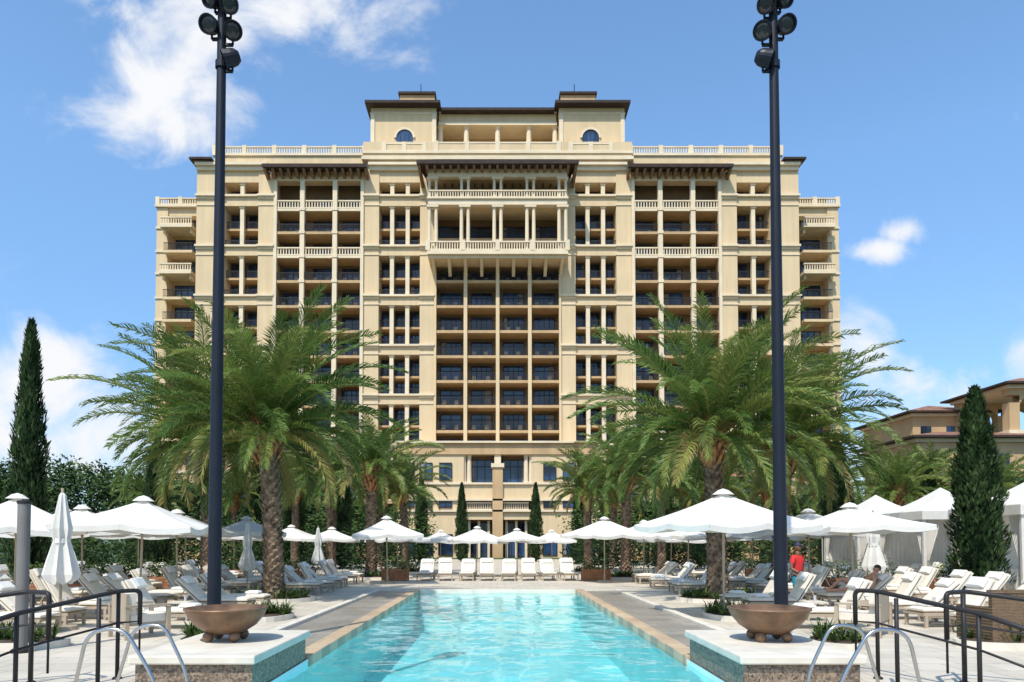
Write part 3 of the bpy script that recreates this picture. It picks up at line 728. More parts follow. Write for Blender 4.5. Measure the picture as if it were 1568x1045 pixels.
def planter(x, y, L, W, H, seed):
    r = random.Random(seed); b = MB()
    n = 5
    for i in range(n):
        z0 = .04+i*(H-.08)/n; z1 = z0+(H-.08)/n-.012
        b.box(-L/2, L/2, -W/2, -W/2+.03, z0, z1, M_wood); b.box(-L/2, L/2, W/2-.03, W/2, z0, z1, M_wood)
        b.box(-L/2, -L/2+.03, -W/2+.031, W/2-.031, z0, z1, M_wood); b.box(L/2-.03, L/2, -W/2+.031, W/2-.031, z0, z1, M_wood)
    for sx_ in (-1, 1):
        for sy_ in (-1, 1): b.box(sx_*(L/2-.04), sx_*(L/2+.02), sy_*(W/2-.04), sy_*(W/2+.02), 0, H+.02, M_wood)
    b.box(-L/2+.04, L/2-.04, -W/2+.04, W/2-.04, .1, H-.06, M_soil)
    nn = int(L*3)
    for i in range(nn): cloud(b, (-L/2+(i+.5)*L/nn, 0, H+.2), (.32, .3, r.uniform(.28, .6)), 130, .055, r, tb=.55)
    b.obj('wooden_planter', loc=(x, y, 0))
for i, (x, y, L) in enumerate([(-13.2, 27, 2.4), (-16.2, 27, 2.4), (-9.2, 33, 1.6), (13.0, 26, 2.6), (16.2, 25.0, 2.4), (4.7, 34.5, 1.3), (-4.9, 34.5, 1.2), (-12.8, 34, 2), (12.8, 34, 2), (-14, 22.5, 2.4)]):
    planter(x, y, L, .6, .6, i)

# ------------------------------------------------------------------ umbrellas
def umb_mesh(W=1.5, zt=2.85, ze=2.2, seed=0):
    b = MB(); N = 6; r = random.Random(seed)
    corners = [(-W,-W),(W,-W),(W,W),(-W,W)]
    for c in range(4):
        A = Vector((*corners[c], ze)); B = Vector((*corners[(c+1) % 4], ze)); T = Vector((0,0,zt))
        mid = (A+B)/2+Vector((0,0,.03))
        for half, (P, Q) in enumerate(((A, mid), (mid, B))):
            vs = []; sag = r.uniform(.04, .09)
            for i in range(N+1):
                for j in range(N+1):
                    t = i/N; s_ = j/N; p = T.lerp(P.lerp(Q, s_), t)
                    p.z -= .05*math.sin(math.pi*t)+sag*math.sin(math.pi*s_)*t
                    vs.append(p)
            b.add(vs, [(i*(N+1)+j, (i+1)*(N+1)+j, (i+1)*(N+1)+j+1, i*(N+1)+j+1) for i in range(N) for j in range(N)], M_canvas)
            for j in range(N):
                p, q = vs[N*(N+1)+j], vs[N*(N+1)+j+1]; b.face([p, q, q-Vector((0,0,.13)), p-Vector((0,0,.13))], M_canvas)
            b.tube([T-Vector((0,0,.08)), P-Vector((0,0,.06))], .012, M_frame, 5)
            b.tube([Vector((0,0,ze-.15)), T.lerp(P, .5)-Vector((0,0,.07))], .01, M_frame, 5)
    b.lathe([(.25, 0), (.12, .10), (.0, .14)], (0,0,zt-.03), M_canvas, 12)
    b.tube([(0,0,.08), (0,0,zt+.05)], .028, M_frame, 8); b.lathe([(.03,.1),(.05,.0)], (0,0,ze-.2), M_frame, 8)
    b.lathe([(.0,.09),(.32,.08),(.34,.0)], (0,0,0), M_frame, 20); b.lathe([(.05,.35),(.05,.08)], (0,0,0), M_frame, 10)
    return mk(b, 'patio_umbrella')
um = [umb_mesh(seed=1), umb_mesh(zt=2.92, ze=2.18, seed=2), umb_mesh(1.42, 2.8, 2.22, 3)]
for i, (x, y, s, rt) in enumerate([(-8.65, 17.4, 1.0, .15), (-11.8, 17.6, 1.0, .5), (-9.8, 22, .98, .0), (-12.4, 21.5, 1.0, .3), (-14.8, 24.5, 1.0, .1), (-10.2, 29, 1, .4), (-11.2, 39, .95, 0), (-4.9, 32, 1, .2), (-5.2, 37.5, .9, .6),
                    (-3.35, 42, .88, 0), (-1.15, 38.5, .9, .3), (1.05, 38.5, .9, .2), (3.2, 42, .88, 0), (4.9, 33, 1, .4), (6.9, 34, 1, .1), (8.2, 31, .95, .2), (5.46, 17.4, 1.03, .35), (9.6, 19.4, 1.0, .1),
                    (10.3, 23.8, 1.0, .3), (10.6, 30, .98, .6), (13.6, 30, 1, .2), (-13, 30, 1, .7), (-15.3, 18.2, 1.05, .2), (-8.2, 35.5, .9, .1), (8.9, 37, .9, .2), (-16.5, 33, 1, .3), (-13.0, 35.5, .95, .1), (12.5, 35.5, .95, .1)]):
    o = inst('patio_umbrella', um[i % 3], loc=(x, y, 0), rotz=rt, scale=s); o.rotation_euler.x = .02*math.sin(i*2.1); o.rotation_euler.y = .02*math.cos(i*1.3)
def furled():
    b = MB(); n = 24; prof = [(.03,2.85),(.06,2.8),(.10,2.5),(.15,2.1),(.12,1.85),(.20,1.5),(.27,1.15),(.24,1.05)]
    vs = []; fs = []
    for i, (r_, z) in enumerate(prof):
        for k in range(n):
            a = 2*math.pi*k/n; q = r_*(1+.32*(1 if k % 3 == 0 else -.3)*min(1, i/3)+.1*math.sin(k*2.3)); vs.append((q*math.cos(a), q*math.sin(a), z-(.1 if (k % 3 and i == len(prof)-1) else 0)))
    for i in range(len(prof)-1):
        for k in range(n): fs.append((i*n+k, (i+1)*n+k, (i+1)*n+(k+1) % n, i*n+(k+1) % n))
    b.add(vs, fs, M_canvas); b.lathe([(.15,.05),(.15,-.05)], (0,0,1.85), M_canvas, 16)
    b.tube([(0,0,.05), (0,0,2.95)], .028, M_frame, 8); b.lathe([(.0,.09),(.32,.08),(.34,.0)], (0,0,0), M_frame, 20)
    return mk(b, 'furled_umbrella')
fu = furled()
for x, y, s in [(-9.1, 15, 1.0), (-8.7, 25, .88), (-8.25, 33, .88), (11.5, 22, .95), (12.3, 31, .9), (7.9, 25.5, .85)]: inst('furled_umbrella', fu, loc=(x, y, 0), rotz=x, scale=s)

# ------------------------------------------------------------------ loungers
def lounger(ang=50, towel=True):
    b = MB()
    for y in (-.33, .33):
        b.box(0, 1.95, y-.025, y+.025, .26, .32, M_frame)
        for x in (.06, 1.2, 1.86): b.box(x-.03, x+.03, y-.026, y+.026, 0, .26, M_frame)
    for x in (.02, .5, 1.0, 1.93): b.box(x-.025, x+.025, -.3, .3, .27, .31, M_frame)
    a = math.radians(ang); Mb = Matrix.Translation((1.22, 0, .34)) @ Matrix.Rotation(-a, 4, 'Y')
    def cush(x0, x1, z0, z1, w, mat, M=None):
        nx_, ny_ = 10, 6; vs = []; fs = []
        for top in (1, 0):
            for i in range(nx_+1):
                for j in range(ny_+1):
                    u, v = i/nx_, j/ny_; e = min(1, min(u, 1-u)*9)*min(1, min(v, 1-v)*6)
                    zz = (z0+z1)/2+(1 if top else -1)*(z1-z0)/2*(.35+.65*math.sqrt(e))
                    p = Vector((x0+(x1-x0)*u, -w+2*w*v, zz)); vs.append(M @ p if M else p)
        o = (nx_+1)*(ny_+1)
        for i in range(nx_):
            for j in range(ny_):
                q = i*(ny_+1)+j; fs.append((q, q+ny_+1, q+ny_+2, q+1)); fs.append((o+q, o+q+1, o+q+ny_+2, o+q+ny_+1))
        for i in range(nx_):
            q = i*(ny_+1); fs.append((q, o+q, o+q+ny_+1, q+ny_+1)); q += ny_; fs.append((q, q+ny_+1, o+q+ny_+1, o+q))
        for j in range(ny_):
            q = j; fs.append((q, q+1, o+q+1, o+q)); q += nx_*(ny_+1); fs.append((q, o+q, o+q+1, q+1))
        b.add(vs, fs, mat)
    cush(.0, 1.2, .325, .43, .33, M_cush); cush(0.02, .78, 0, .105, .33, M_cush, Mb)
    b.box(0, .8, -.31, .31, -.04, -.005, M_cush, Mb)
    for y in (-.3, .3):
        b.tube([Mb @ Vector((.45, y, -.03)), (1.22+.45*math.cos(a)+.25, y, .3)], .015, M_frame, 6)
    cush(.52, .76, .09, .19, .27, M_towel, Mb)
    if towel: cush(.2, .55, .42, .52, .2, M_towel)
    return mk(b, 'sun_lounger')
lA, lB, lC = lounger(50), lounger(42, False), lounger(58)
rr = random.Random(11)
def lg(x, y, rot, me=None): inst('sun_lounger', me or rr.choice((lA, lB, lC)), loc=(x, y, 0), rotz=rot+rr.uniform(-.08, .08))
for s in (-1, 1):
    rot = 0 if s > 0 else math.pi
    for xr, ys in ((6.2, [15.4, 18.4, 19.5, 25.3, 26.5, 28.6, 29.8, 31.9, 33.1]), (9.0, [14.3, 15.6, 17.2, 18.6, 20, 21.2, 23.2, 24.4, 26.2, 28.0, 29.3, 31.5, 32.7, 34.8]), (12.0, [15.2, 16.6, 18.2, 19.6, 21, 22.6, 24, 25.4, 28, 29.3, 32, 33.3]), (15.6, [17, 18.4, 20, 24.6, 28, 29.4])):
        for y in ys: lg(s*(xr+(0 if y == 20 else rr.uniform(-.15, .15))), y, rot)
for i in range(8): lg(-3.5+i*1.0, 34.2, math.pi/2, (lA, lC)[i % 2])
def table():
    b = MB(); b.box(-.24, .24, -.24, .24, .40, .44, M_slab)
    for x in (-.2, .2):
        for y in (-.2, .2): b.box(x-.02, x+.02, y-.02, y+.02, 0, .4, M_frame)
    b.box(-.2, .2, -.2, .2, .12, .14, M_frame)
    b.lathe([(.03,0),(.035,.13)], (.06,.05,.441), M_cup, 10); return mk(b, 'side_table')
tb = table()
for s in (-1, 1):
    for x, y in ((7.4, 16.9), (9.9, 16.4), (9.9, 22.2), (7.2, 27.5), (10, 30.4), (13, 17.4), (7.2, 31), (12.8, 26.7)): inst('side_table', tb, loc=(s*x, y, 0))
def armchair():
    b = MB()
    for x in (-.4, .4):
        for y in (-.38, .38): b.box(x-.035, x+.035, y-.035, y+.035, 0, .58 if y < 0 else .6, M_frame)
        b.box(x-.045, x+.045, -.40, .42, .60, .64, M_frame)
    b.box(-.36, .36, -.36, .36, .25, .3, M_frame); b.box(-.35, .35, -.37, .3, .302, .45, M_cush)
    b.box(-.36, .36, .33, .38, .3, .85, M_frame); b.box(-.34, .34, .19, .325, .452, .86, M_cush); return mk(b, 'patio_armchair')
ac = armchair()
for x, y, rt in [(-13.2, 15.4, 1.2), (-14.6, 15.8, .6), (-6.9, 13.9, 2.4), (7.2, 14.2, -2.3), (12.6, 13.9, -1.0)]: inst('patio_armchair', ac, loc=(x, y, 0), rotz=rt)

# ------------------------------------------------------------------ cabanas
def cabana(x, y):
    b = MB(); W = 1.7; H = 3.0
    for sx_ in (-1, 1):
        for sy_ in (-1, 1):
            b.box(sx_*W-.05, sx_*W+.05, sy_*W-.05, sy_*W+.05, 0, H, M_canvas)
            n = 18; zs = [(H-.1, .42), (2.2, .32), (1.3, .13), (1.15, .11), (.6, .2), (.05, .26)]; vs = []
            for z, w in zs:
                for k in range(n+1):
                    t = k/n; xx = sx_*(W-.06-w*t*1.6); vs.append((xx, sy_*W+.05*math.sin(k*2.1)-.09*sy_, z))
            b.add(vs, [(i*(n+1)+k, i*(n+1)+k+1, (i+1)*(n+1)+k+1, (i+1)*(n+1)+k) for i in range(len(zs)-1) for k in range(n)], M_canvas)
            vs = [(sx_*W+.05*math.sin(k*2.1)-.09*sx_, sy_*(W-.06-w*(k/n)*1.6), z) for z, w in zs for k in range(n+1)]
            b.add(vs, [(i*(n+1)+k, i*(n+1)+k+1, (i+1)*(n+1)+k+1, (i+1)*(n+1)+k) for i in range(len(zs)-1) for k in range(n)], M_canvas)
    for k in range(40):
        x0 = -W+k*2*W/40; x1 = x0+2*W/40; ya, yb = (W-.12, W-.2) if k % 2 else (W-.2, W-.12)
        b.face([(x0, ya, .05), (x1, yb, .05), (x1, yb, H), (x0, ya, H)], M_canvas)
    V = W+.12
    for c in range(4):
        cs = [(-V,-V),(V,-V),(V,V),(-V,V)]; A, B = cs[c], cs[(c+1) % 4]
        N = 6; vs = []
        for i in range(N+1):
            for j in range(N+1):
                t = i/N; s_ = j/N; p = Vector((0,0,H+1.05)).lerp(Vector((*A, H+.02)).lerp(Vector((*B, H+.02)), s_), t); p.z -= .16*math.sin(math.pi*t); vs.append(p)
        b.add(vs, [(i*(N+1)+j, (i+1)*(N+1)+j, (i+1)*(N+1)+j+1, i*(N+1)+j+1) for i in range(N) for j in range(N)], M_canvas)
        b.face([(*A, H+.02), (*B, H+.02), (*B, H-.3), (*A, H-.3)], M_canvas)
    b.box(-1.2, 1.2, -.6, 1.1, .2, .45, M_cush); b.box(-1.2, 1.2, .9, 1.2, .452, .9, M_cush)
    for sx_ in (-1.1, 1.1):
        for y_ in (-.5, 1): b.box(sx_-.04, sx_+.04, y_-.04, y_+.04, 0, .2, M_frame)
    b.obj('poolside_cabana', loc=(x, y, 0))
for x, y in [(18.2, 24.3), (17.9, 29.0), (17.6, 33.4)]: cabana(x, y)

# ------------------------------------------------------------------ pedestals, fire bowls, light poles
for s in (-1, 1):
    b = MB(); x0, x1 = sorted((s*2.93, s*4.42))
    b.box(x0+.04, x1-.04, 8.74, 11.16, -.5, .34, M_mosaic); o = b.obj('stone_pedestal')
    b2 = MB(); b2.box(x0-.02, x1+.02, 8.66, 11.24, .342, .45, M_slab); o2 = b2.obj('cap_slab', parent=o, bevel=.02)
    b = MB(); prof = [(.0, .10), (.16, .10), (.26, .13), (.40, .22), (.50, .34), (.535, .43), (.555, .435), (.555, .462), (.53, .462), (.47, .38), (.34, .30), (.0, .28)]
    b.lathe(prof, (0,0,0), M_bronze, 48)
    for a in (45, 135, 225, 315):
        c = (.25*math.cos(math.radians(a)), .25*math.sin(math.radians(a)), 0)
        b.lathe([(.075*math.sin(math.pi*i/8), .075-.075*math.cos(math.pi*i/8)) for i in range(9)], c, M_bronze, 14)
    b.obj('fire_bowl', smooth=True, loc=(s*3.76, 10.0, .45))
def light_pole(s):
    b = MB()
    b.lathe([(.24, 0), (.24, .06), (.16, .1), (.115, .3)], (0,0,0), M_pole, 20)
    b.tube([(0,0,.1), (0,0,4), (0,0,8), (0,0,11.6)], [.115, .10, .082, .07], M_pole, 20)
    for (dx, z, ya, tl) in [(-.17, 10.62, 0.1, .45), (.19, 10.52, -.5, .5), (-.12, 11.08, .5, .4), (.15, 10.98, -.2, .5), (.19, 10.06, 1.3, .4), (-.18, 11.4, .3, .4), (.18, 11.45, -.3, .4)]:
        dx *= -s
        d = Vector((math.sin(ya*s), -math.cos(ya), -tl)).normalized()
        Mq = d.to_track_quat('Z', 'Y').to_matrix().to_4x4()
        c = Vector((dx*1.0, -.05, z))
        b.lathe([(0, -.14), (.08, -.135), (.13, -.07), (.145, .0), (.145, .09), (.157, .09), (.157, .14), (.135, .14), (.13, .105)], c, M_pole, 20, Mq)
        b.lathe([(.13, .10), (.08, .112), (0, .118)], c, M_lamp, 20, Mq)
        b.box(min(0, dx), max(0, dx), -.02, .03, z-.22, z-.18, M_pole); b.tube([(dx, 0, z-.2), (dx, 0, z-.1)], .02, M_pole, 6)
    b.lathe([(.10, 0), (.10, .12)], (0,0,9.9), M_pole, 16)
    b.obj('floodlight_pole', loc=(s*4.72, 12.0, 0), smooth=False)
light_pole(-1); light_pole(1)

# ------------------------------------------------------------------ rails
def arcpath(pts, n=6, rr_=.12):
    pts = [Vector(p) for p in pts]; out = [pts[0]]
    for i in range(1, len(pts)-1):
        a, b_, c = pts[i-1], pts[i], pts[i+1]; r1 = min(rr_, (a-b_).length*.45, (c-b_).length*.45)
        p0 = b_+(a-b_).normalized()*r1; p1 = b_+(c-b_).normalized()*r1
        for k in range(n+1): t = k/n; out.append(p0*(1-t)**2+b_*2*t*(1-t)+p1*t*t)
    out.append(pts[-1]); return out
for s in (-1, 1):
    for k in (0, 1):
        b = MB()
        P = [(s*4.34, 7.3, 0), (s*4.15, 7.3, .90), (s*3.78, 7.3, .95), (s*3.42, 7.3, .35), (s*3.30, 7.3, -.4)]
        if k: P = [(s*4.40, 8.25, 0), (s*4.16, 8.25, .84), (s*3.82, 8.25, .88), (s*3.56, 8.25, .35), (s*3.50, 8.25, 0)]
        b.tube(arcpath(P, rr_=.3), .019, M_steel, 12); b.lathe([(.05,.0),(.05,.02),(.02,.03)], P[0], M_steel, 14)
        b.obj('pool_grab_rail', smooth=True)
def handrail(name, posts, top, drop=None):
    b = MB()
    for (x, y, z0, z1) in posts:
        b.tube([(x, y, z0), (x, y, z1)], .026, M_iron, 10); b.lathe([(.06, 0), (.06, .02), (.03, .035)], (x, y, z0), M_iron, 14)
    b.tube(arcpath(top, rr_=.08), .03, M_iron, 10)
    lo = [(x, y, z-.42) for x, y, z in top]; b.tube(lo, .015, M_iron, 8)
    b.obj(name, smooth=True)
for s in (-1, 1):
    handrail('bronze_handrail', [(s*5.05, 9.6, 0, 1.16), (s*4.92, 8.9, 0, 1.12), (s*5.6, 8.4, -.0, .98)], [(s*4.86, 9.8, .7), (s*4.86, 9.8, 1.16), (s*5.05, 9.6, 1.16), (s*5.6, 8.4, .98), (s*5.85, 7.6, .80)])
    handrail('bronze_handrail', [(s*6.0, 9.3, 0, 1.2), (s*5.75, 8.9, 0, 1.17), (s*6.9, 8.7, 0, 1.05)], [(s*5.6, 9.0, .6), (s*5.6, 9.0, 1.18), (s*6.0, 9.2, 1.18), (s*7.0, 8.6, 1.03), (s*7.8, 8.0, .95)])
b = MB(); b.tube([(0,0,0), (0,0,2.45)], .095, pmat('post_grey', (.17, .16, .15), .6), 20); b.lathe([(.15,0),(.15,.05),(.106,.08)], (0,0,0), M_iron, 20); b.lathe([(.096,2.45),(.11,2.46),(.11,2.5),(0,2.52)], (0,0,0), M_iron, 20)
b.obj('deck_post', loc=(-7.85, 11.9, 0))
b = MB(); b.box(-1.0, 1.0, -.04, .04, .08, .95, M_wick); b.box(-1.02, 1.02, -.06, .06, .95, 1.0, M_wick)
b.box(-1.0, -.92, .041, .8, .08, .7, M_wick); b.box(.92, 1.0, .041, .8, .08, .7, M_wick); b.box(-.9, .9, .05, .8, .1, .34, M_wick); b.box(-.9, .9, .06, .8, .342, .5, M_cush)
for x in (-.95, .95): b.box(x-.04, x+.04, -.03, .03, 0, .08, M_iron)
o = b.obj('wicker_sofa', loc=(9.4, 12.4, 0)); o.rotation_euler = (0, 0, .1)

# ------------------------------------------------------------------ people
M_skin = pmat('skin_dark', (.20, .10, .06), .5, var=.08); M_skin2 = pmat('skin_light', (.50, .26, .17), .5, var=.06)
M_red = pmat('red_shirt', (.60, .03, .03), .8, var=.1, scale=8); M_teal = pmat('teal_shorts', (.03, .22, .30), .8, var=.1)
M_hair = pmat('dark_hair', (.02, .015, .012), .6); M_cap = pmat('navy_cap', (.02, .03, .08), .7)
def skin(name, chains, mat, parent, root=0, sub=2):
    vs = []; es = []; rs = []; idx = {}
    def key(p): return tuple(round(c, 4) for c in p)
    for ch in chains:
        prev = None
        for (p, r_) in ch:
            k_ = key(p)
            if k_ not in idx: idx[k_] = len(vs); vs.append(p); rs.append(r_)
            if prev is not None and prev != idx[k_]: es.append((prev, idx[k_]))
            prev = idx[k_]
    me = bpy.data.meshes.new(name); me.from_pydata(vs, es, []); o = bpy.data.objects.new(name, me); COL.objects.link(o); o.parent = parent
    md = o.modifiers.new('skin', 'SKIN'); md.use_smooth_shade = True
    for i, sv in enumerate(me.skin_vertices[0].data):
        r_ = rs[i]; sv.radius = r_ if isinstance(r_, tuple) else (r_, r_); sv.use_root = (i == root)
    o.modifiers.new('sub', 'SUBSURF').levels = sub; o.modifiers['sub'].render_levels = sub
    me.materials.append(mat); return o
def hand(W, fdir, pdir, mat, parent, nm):
    W = Vector(W); f = Vector(fdir).normalized(); p = Vector(pdir).normalized(); s_ = f.cross(p).normalized()
    palm_ = [(tuple(W), (.026, .018)), (tuple(W+f*.045), (.04, .018)), (tuple(W+f*.085), (.04, .015))]
    skin(nm+'_palm', [palm_], mat, parent, 0, 1)
    for i, (o_, l) in enumerate(((-.03, .066), (-.01, .076), (.011, .071), (.031, .055))):
        a = W+f*.075+s_*o_; c = a+f*l*.5+p*.006; d = c+f*l*.35+p*.022; e = d+f*l*.15+p*.02
        skin(nm+'_finger_%d' % (i+1), [[(tuple(a), .0095), (tuple(c), .009), (tuple(d), .008), (tuple(e), .007)]], mat, parent, 0, 1)
    a = W+f*.03-s_*.03; c = a+f*.03-s_*.025+p*.01; d = c+f*.03-s_*.006+p*.008
    skin(nm+'_thumb', [[(tuple(a), .013), (tuple(c), .011), (tuple(d), .009)]], mat, parent, 0, 1)
def head(c, yaw, pitch, mat, hairm, parent, cap=None):
    Mh = Matrix.Translation(c) @ Matrix.Rotation(yaw, 4, 'Z') @ Matrix.Rotation(pitch, 4, 'X')
    b = MB(); n, m_ = 20, 14; vs = []; fs = []
    for i in range(m_+1):
        ph = math.pi*i/m_; z = -.118*math.cos(ph); q = math.sin(ph)
        for k in range(n):
            a = 2*math.pi*k/n; x = .076*q*math.cos(a); y = .095*q*math.sin(a)
            if z < -.02: x *= 1-.28*(-z-.02)/.1; y = y*(1-.15*(-z-.02)/.1)-.008
            if y < 0 and abs(x) < .02 and -.03 < z < .02: y -= .014*(1-abs(x)/.02)
            if y < 0 and .018 < abs(x) < .045 and 0 < z < .03: y += .008
            vs.append(Mh @ Vector((x, y, z)))
    for i in range(m_):
        for k in range(n): fs.append((i*n+k, i*n+(k+1) % n, (i+1)*n+(k+1) % n, (i+1)*n+k))
    b.add(vs, fs, mat)
    for sx_ in (-1, 1):
        b.lathe([(.0, -.03), (.014, -.018), (.016, .01), (.0, .03)], Mh @ Vector((sx_*.077, .005, .0)), mat, 8)
        b.lathe([(0, -.006), (.010, 0), (0, .006)], Mh @ Vector((sx_*.03, -.080, .012)), M_hair, 8)
    b.box(-.024, .024, -.092, -.084, -.056, -.048, M_red, Mh)
    b.tube([Mh @ Vector((0, -.088, .018)), Mh @ Vector((0, -.108, -.018)), Mh @ Vector((0, -.09, -.026))], [.007, .013, .008], mat, 8)
    vs = []; fs = []
    for i in range(8):
        ph = math.pi*.5*i/7
        for k in range(n):
            a = 2*math.pi*k/n; vs.append(Mh @ Vector((.084*math.cos(ph)*math.cos(a), .006+.102*math.cos(ph)*math.sin(a), .028+.10*math.sin(ph)-(.05 if math.sin(a) > .1 and i == 0 and not cap else 0))))
    for i in range(7):
        for k in range(n): fs.append((i*n+k, i*n+(k+1) % n, (i+1)*n+(k+1) % n, (i+1)*n+k))
    b.add(vs, fs, cap or hairm)
    if cap: b.add([Mh @ Vector(q) for q in [(-.07,-.07,.04),(.07,-.07,.04),(.05,-.17,.03),(-.05,-.17,.03)]], [(0,1,2,3)], cap)
    b.obj('head', parent=parent, smooth=True)
e = empty('standing_man', (8.05, 19.3, 0)); e.rotation_euler = (0, 0, .6)
skin('legs', [[((0,0,.98), .10), ((.10,0,.90), .085), ((.11,-.01,.50), .055), ((.115,.02,.26), .052), ((.12,.03,.10), .036), ((.12,-.02,.05), .04), ((.125,-.14,.035), .034)],
              [((0,0,.98), .10), ((-.10,0,.90), .085), ((-.12,-.05,.50), .055), ((-.125,0,.26), .052), ((-.13,.03,.10), .036), ((-.13,-.02,.05), .04), ((-.135,-.14,.035), .034)]], M_skin, e)
skin('shorts', [[((0,0,1.0), (.155,.115)), ((.105,0,.86), .108), ((.115,-.02,.50), .098)], [((0,0,1.0), (.155,.115)), ((-.105,0,.86), .108), ((-.12,-.05,.50), .098)]], M_teal, e)
skin('shirt', [[((0,0,.97), (.165,.12)), ((0,.01,1.15), (.15,.11)), ((0,.01,1.38), (.18,.12)), ((0,.01,1.50), (.09,.08))],
               [((0,.01,1.38), (.18,.12)), ((.19,.01,1.43), .072), ((.25,.01,1.22), .062)], [((0,.01,1.38), (.18,.12)), ((-.19,.01,1.43), .072), ((-.25,.0,1.22), .062)]], M_red, e)
skin('neck', [[((0,.01,1.44), .06), ((0,0,1.60), .055)]], M_skin, e, sub=1)
skin('arm_right', [[((.24,.01,1.30), .047), ((.265,.02,1.13), .042), ((.25,-.10,.93), .028)]], M_skin, e)
skin('arm_left', [[((-.24,0,1.30), .047), ((-.27,.02,1.13), .042), ((-.22,-.18,1.02), .028)]], M_skin, e)
hand((.25,-.10,.93), (-.05,-.4,-1), (-1,0,0), M_skin, e, 'hand_right'); hand((-.22,-.18,1.02), (.3,-1,-.1), (0,0,-1), M_skin, e, 'hand_left')
head((0,-.01,1.70), 0, .1, M_skin, M_hair, e, cap=M_cap)
e = empty('reclining_man', (9.0, 20.0, .0)); e.rotation_euler = (0, 0, 0)
ca, sa = math.cos(math.radians(48)), math.sin(math.radians(48))
hp = Vector((1.12, 0, .56)); ch = hp+Vector((ca, 0, sa))*.38; nk = hp+Vector((ca, 0, sa))*.52; hd_ = hp+Vector((ca*.9, 0, sa))*.70
skin('torso', [[(tuple(hp), (.13,.10)), (tuple(hp+Vector((ca,0,sa))*.2), (.135,.10)), (tuple(ch), (.165,.105)), (tuple(nk), .06), (tuple(hd_-Vector((0,0,.06))), .05)],
               [(tuple(ch), (.165,.105)), (tuple(ch+Vector((0,.20,.0))), .062), (tuple(ch+Vector((-.14,.27,-.22))), .045), (tuple(ch+Vector((-.34,.16,-.18))), .028)],
               [(tuple(ch), (.165,.105)), (tuple(ch+Vector((0,-.20,.0))), .062), (tuple(ch+Vector((-.12,-.28,-.24))), .045), (tuple(ch+Vector((-.34,-.2,-.26))), .028)]], M_skin2, e)
skin('legs', [[(tuple(hp), .10), ((1.0,.10,.54), .085), ((.62,.14,.82), .058), ((.32,.13,.55), .046), ((.22,.12,.50), .035), ((.12,.12,.52), .03)],
              [(tuple(hp), .10), ((1.0,-.10,.54), .085), ((.58,-.12,.52), .055), ((.25,-.12,.50), .046), ((.08,-.12,.49), .034), ((.03,-.13,.60), .028)]], M_skin2, e)
skin('swim_shorts', [[((1.15,0,.57), (.145,.115)), ((.98,.10,.57), .10), ((.78,.13,.72), .082)], [((1.15,0,.57), (.145,.115)), ((.98,-.10,.55), .10), ((.74,-.12,.54), .082)]], M_teal, e)
hand(tuple(ch+Vector((-.34,.16,-.18))), (-1,-.3,-.1), (0,0,-1), M_skin2, e, 'hand_right'); hand(tuple(ch+Vector((-.34,-.2,-.26))), (-1,.1,-.2), (0,0,-1), M_skin2, e, 'hand_left')
head(tuple(hd_), -math.pi/2, -.3, M_skin2, M_hair, e)

# ------------------------------------------------------------------ world
w = bpy.data.worlds.new('World'); sc.world = w; w.use_nodes = True
nt = w.node_tree; bg = nt.nodes['Background']; bg.inputs['Strength'].default_value = 0.15
SD = Vector((-0.26, -0.60, 0)); el = math.radians(55)
SD = Vector((SD.normalized().x*math.cos(el), SD.normalized().y*math.cos(el), math.sin(el)))
sky = nt.nodes.new('ShaderNodeTexSky'); sky.sky_type = 'NISHITA'; sky.sun_disc = False; sky.sun_elevation = el; sky.sun_rotation = math.atan2(SD.x, SD.y)
sky.altitude = 0; sky.air_density = 1.0; sky.dust_density = 0.8; sky.ozone_density = 1.8
L = nt.links
tc = nt.nodes.new('ShaderNodeTexCoord'); sx = nt.nodes.new('ShaderNodeSeparateXYZ'); L.new(tc.outputs['Generated'], sx.inputs[0])
def mth(op, a, b=None, c=None):
    n = nt.nodes.new('ShaderNodeMath'); n.operation = op
    for i, v_ in enumerate((a, b, c)):
        if v_ is None: continue
        if isinstance(v_, (int, float)): n.inputs[i].default_value = v_
        else: L.new(v_, n.inputs[i])
    return n.outputs[0]
ay = mth('MAXIMUM', mth('ABSOLUTE', sx.outputs[1]), 0.05)
A = mth('DIVIDE', sx.outputs[0], ay); E = mth('DIVIDE', sx.outputs[2], ay)
cb = nt.nodes.new('ShaderNodeCombineXYZ'); L.new(A, cb.inputs[0]); L.new(mth('MULTIPLY', E, 1.25), cb.inputs[1])
nz = nt.nodes.new('ShaderNodeTexNoise'); nz.inputs['Scale'].default_value = 6.5; nz.inputs['Detail'].default_value = 9; nz.inputs['Roughness'].default_value = .58; nz.inputs['Distortion'].default_value = .35
L.new(cb.outputs[0], nz.inputs['Vector'])
blobs = [(-.49, .66, .13, .12, 1.1), (-.44, .59, .09, .06, 1.0), (-.42, .72, .10, .08, .95), (-.28, .77, .2, .08, .8), (-.37, .62, .06, .05, .7), (-.12, .70, .06, .04, .5), (-.33, .68, .05, .05, .6),
         (.53, .415, .06, .022, .9), (.58, .44, .05, .022, .9), (.64, .405, .05, .025, .5), (-.62, .22, .12, .09, 1.15), (-.72, .20, .14, .10, 1.1), (-.60, .14, .14, .06, 1.0),
         (.50, .26, .07, .12, .7), (.60, .20, .1, .08, .7), (.74, .26, .1, .05, .7), (-.52, .10, .2, .05, .6), (.72, .60, .1, .03, .35), (.55, .12, .3, .05, .6)]
acc = None
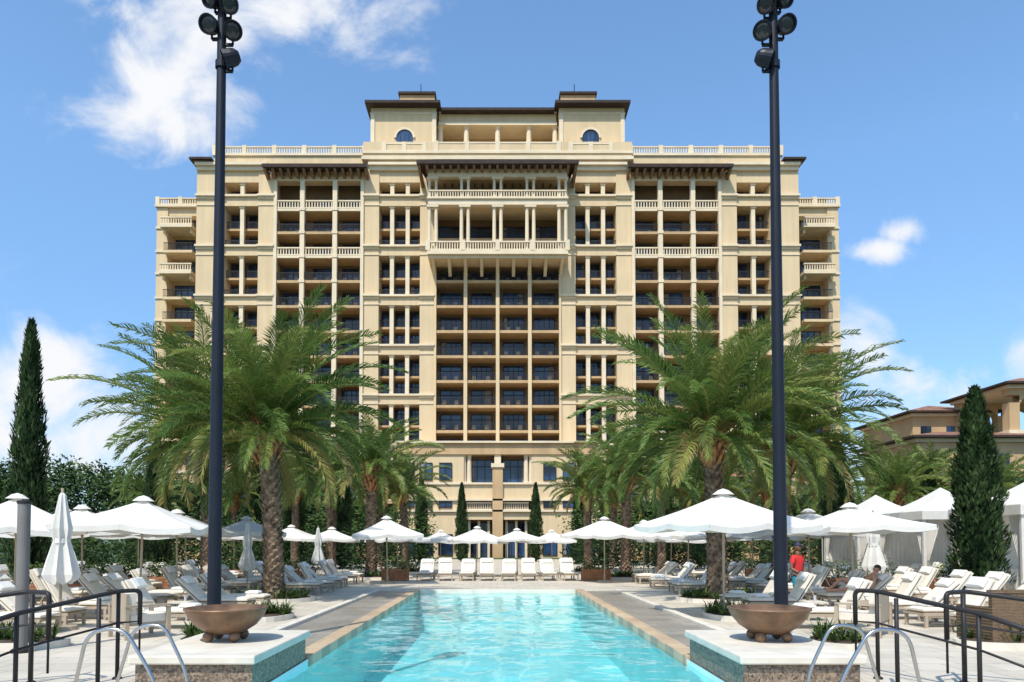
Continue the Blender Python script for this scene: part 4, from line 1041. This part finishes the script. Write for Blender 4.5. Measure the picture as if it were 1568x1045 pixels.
for a0, e0, wa, we, st in blobs:
    u = mth('DIVIDE', mth('SUBTRACT', A, a0), wa); v_ = mth('DIVIDE', mth('SUBTRACT', E, e0), we)
    d = mth('ADD', mth('MULTIPLY', u, u), mth('MULTIPLY', v_, v_))
    g = mth('MULTIPLY', mth('EXPONENT', mth('MULTIPLY', d, -.9)), st)
    acc = g if acc is None else mth('MAXIMUM', acc, g)
val = mth('ADD', mth('MULTIPLY', acc, .85), mth('MULTIPLY', mth('SUBTRACT', nz.outputs['Fac'], .5), 2.3))
mr = nt.nodes.new('ShaderNodeMapRange'); mr.interpolation_type = 'SMOOTHSTEP'; mr.inputs['From Min'].default_value = .26; mr.inputs['From Max'].default_value = .98
L.new(val, mr.inputs['Value'])
gate = mth('MULTIPLY', mr.outputs['Result'], mth('MINIMUM', mth('MULTIPLY', acc, 3), 1.0))
tr_ = nt.nodes.new('ShaderNodeMapRange'); tr_.inputs['From Min'].default_value = 0.0; tr_.inputs['From Max'].default_value = .45; L.new(sx.outputs[2], tr_.inputs['Value'])
tmix = nt.nodes.new('ShaderNodeMixRGB'); L.new(tr_.outputs[0], tmix.inputs['Fac']); tmix.inputs['Color1'].default_value = (.70, .88, 1.10, 1); tmix.inputs['Color2'].default_value = (1.30, 1.60, 1.72, 1)
tint = nt.nodes.new('ShaderNodeMixRGB'); tint.blend_type = 'MULTIPLY'; tint.inputs['Fac'].default_value = 1; L.new(tmix.outputs[0], tint.inputs['Color2'])
L.new(sky.outputs[0], tint.inputs['Color1'])
mix = nt.nodes.new('ShaderNodeMixRGB'); L.new(gate, mix.inputs['Fac']); L.new(tint.outputs[0], mix.inputs['Color1']); mix.inputs['Color2'].default_value = (6.3, 6.4, 6.6, 1)
L.new(mix.outputs[0], bg.inputs['Color'])
sun = bpy.data.lights.new('sun', 'SUN'); sun.energy = 4.8; sun.angle = math.radians(.5); sun.color = (1, .95, .86)
so = bpy.data.objects.new('sun', sun); COL.objects.link(so); so.rotation_euler = (-SD).to_track_quat('-Z', 'Y').to_euler(); so.location = (0, 0, 60)

# ------------------------------------------------------------------ camera
cam = bpy.data.cameras.new('camera'); co = bpy.data.objects.new('camera', cam); COL.objects.link(co)
co.location = (0, 0, 1.8); co.rotation_euler = (math.radians(92), 0, 0)
cam.sensor_width = 36; cam.lens = 1100/1568*36; cam.shift_x = 22/1568; cam.shift_y = (793.6-522.5)/1568
cam.clip_end = 6000; cam.clip_start = .1
sc.camera = co
sc.view_settings.view_transform = 'Standard'; sc.view_settings.look = 'None'; sc.view_settings.exposure = 0
